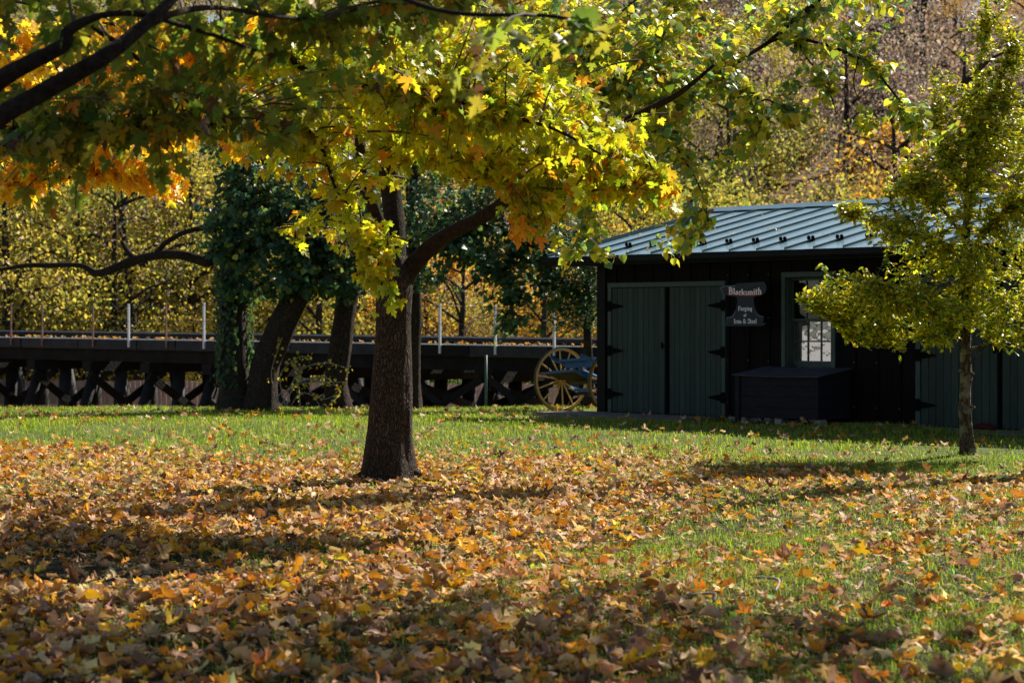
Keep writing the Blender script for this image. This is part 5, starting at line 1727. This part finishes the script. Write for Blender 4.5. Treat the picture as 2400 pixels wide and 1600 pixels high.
YEL = [(0.46, 0.38, 0.06), (0.36, 0.32, 0.07), (0.56, 0.44, 0.07), (0.26, 0.26, 0.06), (0.38, 0.30, 0.20)]
OLV = [(0.28, 0.30, 0.07), (0.38, 0.36, 0.07), (0.20, 0.24, 0.06), (0.46, 0.37, 0.07)]
ORA = [(0.66, 0.36, 0.04), (0.60, 0.28, 0.04), (0.70, 0.46, 0.05), (0.36, 0.26, 0.06)]
MAU = [(0.24, 0.185, 0.18), (0.32, 0.26, 0.25), (0.17, 0.135, 0.135), (0.34, 0.24, 0.13)]
RUS = [(0.30, 0.18, 0.10), (0.38, 0.24, 0.09), (0.28, 0.16, 0.08), (0.5, 0.34, 0.06)]
GRN = [(0.07, 0.13, 0.06), (0.12, 0.17, 0.06), (0.20, 0.22, 0.06), (0.05, 0.10, 0.06)]
PROT = {
    'yellow': [proto_tree(1, 8.5, 7.5, YEL, [4, 3, 3, 2, 2], 11500, (.08, .155)), proto_tree(2, 8, 7, YEL, [3, 3, 2, 3, 2], 11500, (.08, .155), low=.1)],
    'olive': [proto_tree(3, 9, 8, OLV, [4, 3, 3, 2], 11000, (.09, .165), low=.15), proto_tree(4, 8, 7.5, OLV, [3, 4, 2, 3], 8000, (.11, .2), low=.1)],
    'orange': [proto_tree(5, 8, 7, ORA, [4, 3, 3, 2], 8000, (.11, .2)), proto_tree(6, 8.5, 7.5, ORA, [3, 3, 4, 3], 8000, (.11, .2), low=.12)],
    'mauve': [proto_tree(7, 10, 8, MAU, [4, 3, 3, 1], 8500, (.12, .24), low=.15, hang=.25), proto_tree(8, 9.5, 8.5, MAU, [4, 4, 2, .6], 9000, (.12, .24), low=.2, hang=.3)],
    'rust': [proto_tree(9, 9, 8, RUS, [4, 3, 3, 2], 8000, (.12, .2), low=.12)],
    'green': [proto_tree(10, 9, 7, GRN, [4, 3, 3, 2], 8000, (.12, .2), low=.1)],
    'bare': [proto_tree(11, 12, 9, MAU, [4, 3, 3, 3], 1500, (.12, .2), low=.3)],
}
used = {}


def far_tree(kind, x, y, s, where, group, name='background_tree', extra=''):
    pr = PROT[kind]
    k = used.get(kind, 0)
    used[kind] = k + 1
    tr, cr = pr[k % len(pr)]
    desc = {'yellow': 'yellow-leaved tree', 'olive': 'olive-green leaved tree', 'orange': 'orange-leaved tree', 'mauve': 'greyish mauve dry-leaved tree', 'rust': 'rust-brown leaved tree', 'green': 'dark green tree', 'bare': 'nearly bare dark-limbed tree'}[kind]
    u = 1200 + FPX * x / y
    marks = [(120, 'at the far left edge'), (300, 'above the left end of the trestle'), (520, 'behind the long bare limb'), (700, 'behind the ivy-clad tree'), (880, 'left of the forked maple'), (1050, 'right of the forked maple trunk'), (1220, 'above the slim pole'),
             (1420, 'behind the cart'), (1620, 'above the left roof end'), (1800, 'above the roof over the sign'), (1960, 'above the middle of the roof'), (2140, 'left of the holly top'), (2330, 'behind the holly top'), (9999, 'beyond the right edge')]
    mk = next(m_ for lim, m_ in marks if u < lim)
    dpt = 'close' if y < 62 else 'second rank' if y < 70 else 'third rank' if y < 78 else 'foot of the hill' if y < 92 else 'lower slope' if y < 108 else 'middle slope' if y < 132 else 'upper slope'
    t = empty(name, (x, y, gz(x, y)), random.uniform(0, 6.28), (desc + ' ' + mk + ', ' + dpt + (' of the background wood' if y < 78 else '')), 'tree', group)
    sc = s
    t.scale = (sc, sc, sc * random.uniform(.92, 1.08))
    link('trunk', tr, t)
    c = link('crown', cr, t)
    return t


# nearer row between trestle and hill
random.seed(11)
GA, GB = 'trees standing between the trestle and the hill', 'trees covering the wooded hillside'
for (kind, u, Y, s) in (('yellow', 30, 56, .95), ('yellow', 190, 58, .85), ('olive', 330, 57, .8), ('yellow', 460, 60, .95), ('yellow', 105, 66, 1.15), ('olive', 260, 68, 1.1), ('yellow', 400, 70, 1.2), ('mauve', 20, 72, 1.2),
                        ('yellow', 250, 62, 1.0), ('olive', 60, 63, 1.0), ('yellow', 350, 64, 1.05), ('mauve', 520, 70, 1.1), ('olive', 150, 74, 1.3), ('yellow', 690, 74, 1.2), ('olive', 560, 62, .9), ('yellow', 640, 66, 1.0), ('olive', 740, 62, .85), ('green', 820, 68, 1.0), ('orange', 1010, 66, .62), ('orange', 1110, 70, .7), ('yellow', 1160, 64, .55), ('orange', 1230, 68, .7), ('orange', 1330, 66, .62), ('orange', 1400, 72, .8),
                        ('olive', 930, 72, 1.0), ('green', 1290, 78, .9), ('rust', 1060, 76, .9), ('yellow', 1490, 62, .8), ('olive', 1560, 64, .9), ('yellow', -90, 62, 1.1), ('olive', -60, 72, 1.2), ('olive', 1640, 62, .82), ('orange', 1780, 64, .72), ('olive', 1880, 62, .8), ('rust', 1990, 64, .85), ('olive', 2110, 64, .9), ('orange', 2230, 62, .9), ('mauve', 2380, 64, 1.0)):
    far_tree(kind, (u - 1200) / FPX * Y, Y, s * 1.08, 'in the band beyond the trestle' if u < 1450 else 'just behind the shop roof', GA if u < 1450 else 'trees just behind the shop roof')
# the hillside
row = 0
for Y in range(80, 166, 8):
    half = .30 * Y + 6
    x = -half
    while x < half:
        xx = x + random.uniform(-1.4, 1.4)
        yy = Y + random.uniform(-2.5, 2.5)
        u = 1200 + FPX * xx / yy
        if u < 900: kind = random.choice(['yellow', 'yellow', 'olive', 'mauve', 'olive', 'rust', 'yellow'])
        elif u < 1550: kind = random.choice(['olive', 'orange', 'yellow', 'rust', 'mauve', 'green'])
        elif u < 1950: kind = random.choice(['olive', 'olive', 'yellow', 'green', 'mauve', 'rust'] if Y < 110 else ['mauve', 'olive', 'yellow', 'mauve'])
        else: kind = random.choice(['mauve', 'mauve', 'mauve', 'rust', 'orange', 'mauve', 'bare'] if Y > 95 else ['mauve', 'rust', 'mauve', 'olive', 'orange'])
        far_tree(kind, xx, yy, random.uniform(.78, 1.12), 'on the wooded hillside', GB, 'hillside_tree')
        x += 6.2
    row += 1
far_tree('bare', W(2240, 300, 70).x, 70, 1.15, 'with forking black trunk at the upper right', GB, 'hillside_tree')
far_tree('bare', W(2120, 300, 76).x, 76, 1.0, 'left of the forking black tree at the upper right', GB, 'hillside_tree')
far_tree('bare', W(1600, 300, 66).x, 66, .62, 'above the left end of the shop roof', GB, 'hillside_tree')
for (u, Y, s) in ((260, 57, .7), (115, 60, .75), (1075, 60, .55), (1270, 58, .5)):
    far_tree('bare', (u - 1200) / FPX * Y, Y, s, 'just beyond the trestle', GA)
# hedge behind the fence
for k, u in enumerate((880, 1010, 1090, 1210, 1330)):
    b = W(u, 900, 57.5)
    g = gz(b.x, b.y)
    hd = empty('evergreen_shrub', (b.x, b.y, g), 0, 'dark green shrub behind the pale fence seen through the trestle', 'shrub', 'shrubs behind the pale fence')
    n = 1800
    P = unit(n) * (rng.random((n, 1)) ** .4) * np.array([1.5, .8, .85]) + np.array([0, 0, 1.3])
    me = scatter_mesh('foliage', QUAD, P, frames(unit(n), unit(n) + np.array([0, 0, .6])), rng.uniform(.07, .13, n), pick(GRN, [3, 3, 2, 2], n))
    link('foliage', me, hd, M['far_leaf'])['kind'] = 'stuff'

# ------------------------------------------------------------------ fallen leaves
DRY = [leaf_template('maple_low', curl=c, fold=f, droop=d, wave=wv, seed=s, rings=2) for s, (c, f, d, wv) in enumerate(
    [(2.0, .2, .1, .08), (3.0, .2, .0, .10), (-2.2, .3, .1, .08), (4.4, .1, .2, .08), (1.2, .3, .1, .10), (2.0, -.3, .3, .09), (3.4, .2, -.2, .08), (0.4, .2, .1, .07)])]
DRY += [leaf_template('heart', curl=c, fold=f, droop=.1, wave=wv, seed=20 + k, rings=2) for k, (c, f, wv) in enumerate([(3.6, .2, .05), (-2.2, .3, .06), (5.0, .0, .04)])]
DRYF = [leaf_template('maple_low', curl=c, fold=f, droop=d, wave=wv, seed=s, rings=1) for s, (c, f, d, wv) in enumerate(
    [(1.2, .3, .1, .08), (2.2, .2, .0, .08), (-1.6, .4, .2, .08), (0.6, .5, .2, .06)])]
FL = [(0.68, 0.30, 0.03), (0.82, 0.40, 0.02), (0.44, 0.25, 0.14), (0.60, 0.40, 0.25), (0.30, 0.13, 0.05), (0.72, 0.50, 0.22), (0.17, 0.085, 0.05), (0.64, 0.23, 0.03)]


def fbm(x, y, s, seed=0):
    """cheap smooth 2-d noise"""
    r = np.random.default_rng(seed)
    out = np.zeros_like(x)
    for k in range(7):
        a = r.uniform(0, 6.28)
        f = s * r.uniform(.5, 2.2)
        out += np.sin((x * math.cos(a) + y * math.sin(a)) * f + r.uniform(0, 6.28))
    return out / 7 * 1.6


def leaf_density(x, y):
    u = 1200 + FPX * x / y
    d = 1.0 - 0.90 * sm(19.0, 23.0, y + 1.2 * fbm(x, y, 1.2, 3) + (u - 1200) / 1200 * 1.5)
    d = d * (1 - .60 * sm(1000, 1900, u + 150 * fbm(x, y, 1.0, 77))) * (1 + .15 * sm(11.5, 9, y))
    d = d * (0.86 + .55 * fbm(x, y, 1.3, 5))
    patch = np.exp(-(((u - 150) / 460) ** 2 + ((y - 12.0) / 1.0) ** 2))
    d = d * (1 - .80 * patch)
    return np.clip(d, 0.02, 1)


def soil_patch(x, y):
    u = 1200 + FPX * x / y
    return np.exp(-(((u - 150) / 500) ** 2 + ((y - 12.0) / 2.0) ** 2))


def strew(n, y0, y1):
    w0, w1 = .27 * y1 + .5, .27 * y1 + 2.6          # reaches past both sides of the view
    n = int(n * w1 / w0)
    y = y0 + (y1 - y0) * rng.random(n)
    x = (rng.random(n) * 2 - 1) * w1
    k = np.abs(x) < .27 * y + 2.6
    return x[k], y[k]


def foot(x, y):
    """keep clear of the shop and trunks"""
    loc = (x - 1.458) * 0.7199 + (y - 32.56) * 0.6941        # local y
    lx = (x - 1.458) * 0.6941 - (y - 32.56) * 0.7199
    ok = ~((loc > -0.02) & (lx > -.1))
    ok &= np.hypot(x - root.x - .03, y - root.y) > .27
    return ok


x, y = strew(70000, 7.4, 24)
k = (rng.random(len(x)) < leaf_density(x, y)) & foot(x, y)
x, y = x[k], y[k]
n = len(x)
print('fallen leaves', n)
z = ground_z(x, y) + rng.uniform(.004, .035, n)
P = np.stack([x, y, z], -1)
a = rng.uniform(0, 6.28, n)
tl = rng.normal(0, .20, n)
steep = rng.random(n) < .12
tl[steep] = rng.normal(0, .8, steep.sum())
D = np.stack([np.cos(a), np.sin(a), tl], -1)
N = rng.normal(0, .22, (n, 3)) + np.array([0, 0, 1])
N[rng.random(n) < .4] *= -1
z_up = np.abs(tl) * .05
P[:, 2] += z_up
sc = np.clip(rng.normal(.064, .027, n) * (1 + .15 * sm(12, 9, y)), .028, .14)
col = pick(FL, [4.2, 2.6, 3.6, 3.8, 2.2, 2.6, 1.6, 1.1], n, .24)
near = y < 13.0
big_i = np.argsort(-(sc / y) * ((np.abs(x) < .257 * y) & (y > 8.35)))[:300]
R = frames(D, N)
cent = col[big_i][:16]
which = rng.integers(0, len(DRY), n)
meshes = {}
for i in big_i:
    kk = int(np.argmin(((cent - col[i]) ** 2).sum(1)))
    key = (kk, int(which[i]))
    if key not in meshes:
        TV, TF = DRY[key[1]]
        fl_ = np.concatenate([np.array(f) for f in TF])
        ft = np.array([len(f) for f in TF])
        fs_ = np.concatenate([[0], np.cumsum(ft)[:-1]])
        m_ = mesh_np('fallen_leaf', TV, fl_, fs_, ft, True, np.tile(cent[kk], (len(TV), 1)))
        m_.materials.append(M['dry_leaf'])
        meshes[key] = m_
    o = bpy.data.objects.new('fallen_leaf', meshes[key])
    o.matrix_local = Matrix.Translation(Vector(P[i])) @ Matrix(R[i].tolist()).to_4x4() @ Matrix.Scale(float(sc[i]), 4)
    o.parent = lawn
    COL.objects.link(o)
mask = np.ones(n, bool)
mask[big_i] = False
nm_, fm = mask & near, mask & ~near
me = scatter_mesh('leaf_litter', DRY, P[nm_], R[nm_], sc[nm_], col[nm_], which[nm_], smooth=True)
o = link('leaf_litter', me, lawn, M['dry_leaf']); o['kind'] = 'stuff'
me = scatter_mesh('leaf_litter', DRYF, P[fm], R[fm], sc[fm], col[fm], which[fm] % 4)
o = link('leaf_litter', me, lawn, M['dry_leaf']); o['kind'] = 'stuff'
# scattered far leaves on the lawn, and on the deck and roof
x, y = strew(2400, 22, 37)
k = (rng.random(len(x)) < .45 + .4 * fbm(x, y, .8, 9)) & foot(x, y)
x, y = x[k], y[k]
n = len(x)
P = np.stack([x, y, ground_z(x, y) + rng.uniform(.03, .07, n)], -1)
D = np.stack([rng.normal(0, 1, n), rng.normal(0, 1, n), rng.normal(0, .3, n)], -1)
N = rng.normal(0, .35, (n, 3)) + np.array([0, 0, 1])
me = scatter_mesh('scattered_leaves', DRYF, P, frames(D, N), rng.uniform(.06, .12, n), pick(FL, [3, 2, 3, 3, 2, 3, 1, 1], n))
o = link('scattered_leaves', me, lawn, M['dry_leaf']); o['kind'] = 'stuff'
n = 210
sx_ = rng.uniform(RX0 + .1, 8.5, n)
sy_ = FS + rng.random(n) ** 1.3 * 4.0
P = np.stack([sx_, sy_, 2.545 + SLOPE * (sy_ - FS) + .008], -1)
D = np.stack([rng.normal(0, 1, n), rng.normal(0, 1, n), rng.normal(0, .2, n)], -1)
D[:, 2] += D[:, 1] * SLOPE
N = rng.normal(0, .2, (n, 3)) + np.array([0, -SLOPE, 1])
me = scatter_mesh('roof_leaves', DRYF, P, frames(D, N), np.where(rng.random(n) < .12, rng.uniform(.05, .10, n), rng.uniform(.015, .035, n)), pick([(.6, .55, .5), (.5, .3, .12), (.66, .5, .25)], [3, 2, 2], n))
o = link('roof_leaves', me, roof, M['dry_leaf']); o['kind'] = 'stuff'
n = 420
ss = rng.uniform(0, LT + 5, n)
P = np.array([tuple(T(float(a), float(b), tz(float(a)) + .02)) for a, b in zip(ss, rng.uniform(0, .5, n))])
me = scatter_mesh('deck_leaves', DRYF, P, frames(rng.normal(0, 1, (n, 3)) * np.array([1, 1, .3]), rng.normal(0, .4, (n, 3)) + np.array([0, 0, 1])), rng.uniform(.04, .09, n), pick(FL, [3, 3, 2, 2, 1, 2, 1, 1], n))
o = link('deck_leaves', me, trestle, M['dry_leaf']); o['kind'] = 'stuff'

# ------------------------------------------------------------------ grass
def grass(n, y0, y1, h, wd, dens, name, seg=2):
    x, y = strew(n, y0, y1)
    k = (rng.random(len(x)) < dens(x, y)) & foot(x, y)
    x, y = x[k], y[k]
    # gather into tufts
    n = len(x)
    hh = rng.uniform(h[0], h[1], n) * (0.75 + .5 * np.clip(fbm(x, y, 2.4, 21) + .5, 0, 1))
    a = rng.uniform(0, 6.28, n)
    bend = rng.uniform(.3, 1.9, n)
    dx, dy = np.cos(a), np.sin(a)
    z = ground_z(x, y)
    b = np.stack([x, y, z - .01], -1)
    wv = np.stack([-dy, dx, np.zeros(n)], -1) * (wd * rng.uniform(.6, 1.3, n))[:, None] * .5
    # turn blades partly to face the viewer
    mid = b + np.stack([dx * bend * hh * .25, dy * bend * hh * .25, hh * .6], -1)
    tip = b + np.stack([dx * bend * hh * .9, dy * bend * hh * .9, hh * np.clip(1.05 - .38 * bend, .3, 1)], -1)
    V = np.stack([b - wv, b + wv, mid + wv * .8, mid - wv * .8, tip], 1).reshape(-1, 3)
    base = np.arange(n)[:, None] * 5
    L = np.concatenate([base + np.array([[0, 1, 2, 3]]), base + np.array([[3, 2, 4]])], 1).ravel()
    S_ = (np.arange(n)[:, None] * 7 + np.array([[0, 4]])).ravel()
    Tt = np.tile([4, 3], n)
    pal = [(0.13, 0.23, 0.008), (0.22, 0.33, 0.010), (0.34, 0.42, 0.02), (0.42, 0.40, 0.09), (0.10, 0.26, 0.08)]
    c = pick(pal, [4, 4, 3, 1.6, .5], n, .2)
    pch = np.clip(fbm(x, y, .9, 31) * .9 + .1, 0, 1)[:, None]
    c = c * (1 - .35 * pch) + np.array([[.36, .33, .10]]) * .35 * pch
    me = mesh_np(name, V, L, S_, Tt, False, np.repeat(c, 5, axis=0))
    o = link(name, me, lawn, M['grass'])
    o['kind'] = 'stuff'
    print(name, n)


def gd_near(x, y):
    u = 1200 + FPX * x / y
    d = .30 + .75 * sm(700, 1800, u + 260 * fbm(x, y, 1.3, 41)) + .8 * sm(18.5, 22, y)
    return np.clip(d * (1 - soil_patch(x, y)) * (.7 + .5 * fbm(x, y, 2.0, 43)), 0, 1)


grass(150000, 7.6, 14, (.035, .085), .004, gd_near, 'grass')
grass(110000, 14, 22, (.035, .08), .0055, gd_near, 'grass')
grass(150000, 21, 38.5, (.05, .11), .009, lambda x, y: np.clip(.65 + .4 * fbm(x, y, 1.5, 47), .25, 1), 'grass')
# crumbs of leaf and twig on the bare soil
x, y = strew(60000, 7.6, 19)
k = foot(x, y)
x, y = x[k], y[k]
n = len(x)
P = np.stack([x, y, ground_z(x, y) + .006], -1)
D = np.stack([rng.normal(0, 1, n), rng.normal(0, 1, n), rng.normal(0, .25, n)], -1)
me = scatter_mesh('leaf_crumbs', QUAD, P, frames(D, rng.normal(0, .35, (n, 3)) + np.array([0, 0, 1])), rng.uniform(.008, .04, n), pick([(.30, .20, .12), (.16, .10, .06), (.45, .33, .22), (.09, .06, .04)], [3, 3, 1, 2], n))
o = link('leaf_crumbs', me, lawn, M['dry_leaf']); o['kind'] = 'stuff'
# bright broad weeds and a few sticks in the grass
x, y = strew(700, 8, 20)
k = (rng.random(len(x)) < .6) & foot(x, y)
x, y = x[k], y[k]
n = len(x)
P = np.stack([x, y, ground_z(x, y) + .02], -1)
D = unit(n) * np.array([1, 1, .5]) + np.array([0, 0, .5])
me = scatter_mesh('broadleaf_weeds', OVAL, P, frames(D, unit(n) + np.array([0, 0, 1])), rng.uniform(.03, .06, n), pick([(.16, .34, .06), (.20, .36, .18), (.30, .40, .05)], [3, 1.5, 2], n))
o = link('broadleaf_weeds', me, lawn, M['grass']); o['kind'] = 'stuff'
for (u, v, du, dv, lab) in ((1800, 1365, 18, 30, 'curved grey twig lying among leaves at the lower right'), (1640, 1408, 34, 10, 'short straight twig lying left of the curved grey twig'), (960, 1150, 60, 4, 'thin dark stick on the ground right of the maple trunk')):
    Y = CAMZ * FPX / (v - HOR)
    a, b = W(u, v, Y), W(u + du, v + dv, CAMZ * FPX / (v + dv - HOR))
    c = (a + b) / 2 + Vector((.04, 0, .04))
    o = MB().tube(smooth_path([a + Vector((-.06, 0, .03)), c + Vector((0, 0, .01)), b + Vector((0, 0, .02))], 5), [.009, .007], 6).build('stick', M['pale_twig'], smooth=True)
    tag(o, lab, 'stick')
# low roots at the foot of the maple
for (a0, a1, L) in ((-.1, -.2, .55), (-2.9, -3.0, .45), (.9, 1.1, .4), (-1.9, -2.0, .35)):
    p0 = Vector((math.cos(a0) * .14, math.sin(a0) * .14, .10))
    p1 = Vector((math.cos(a1) * L * .6, math.sin(a1) * L * .6, .03))
    p2 = Vector((math.cos(a1 * 1.03) * L, math.sin(a1 * 1.03) * L, -.02))
    MB().tube(smooth_path([p0, p1, p2], 4), [.07, .035, .012], 10).build('root', M['bark'], maple, smooth=True)
# long bright twigs hanging in front of the ivy trees
dt = []
for (a, b, c, d) in (((735, 400), (770, 470), (800, 560), (850, 580)), ((760, 440), (790, 520), (820, 590), (830, 600)), ((740, 395), (760, 400), (800, 430), (850, 440)), ((790, 530), (820, 560), (850, 570), (860, 585))):
    dt.append((smooth_path([W(p[0], p[1], 17.2) for p in (a, b, c, d)], 5), [.006, .003]))
tubes_mesh('dead_twigs', dt, M['pale_twig'], maple, off=moff, n=4)

# look-alikes that still share a label are told apart by their order from the left
from collections import defaultdict
dd = defaultdict(list)
for o in COL.objects:
    if o.parent is None and 'label' in o and o.get('group'):
        dd[o['label']].append(o)
ORD = ['leftmost', 'second from the left', 'third from the left', 'fourth from the left', 'fifth from the left', 'sixth from the left', 'seventh from the left', 'eighth from the left', 'ninth from the left', 'tenth from the left']
for lab, os_ in dd.items():
    if 1 < len(os_) <= 10:
        for k, o in enumerate(sorted(os_, key=lambda q: q.location.x / q.location.y)):
            o['label'] = lab + ', ' + (ORD[k] if len(os_) > 2 else ('the left one', 'the right one')[k])
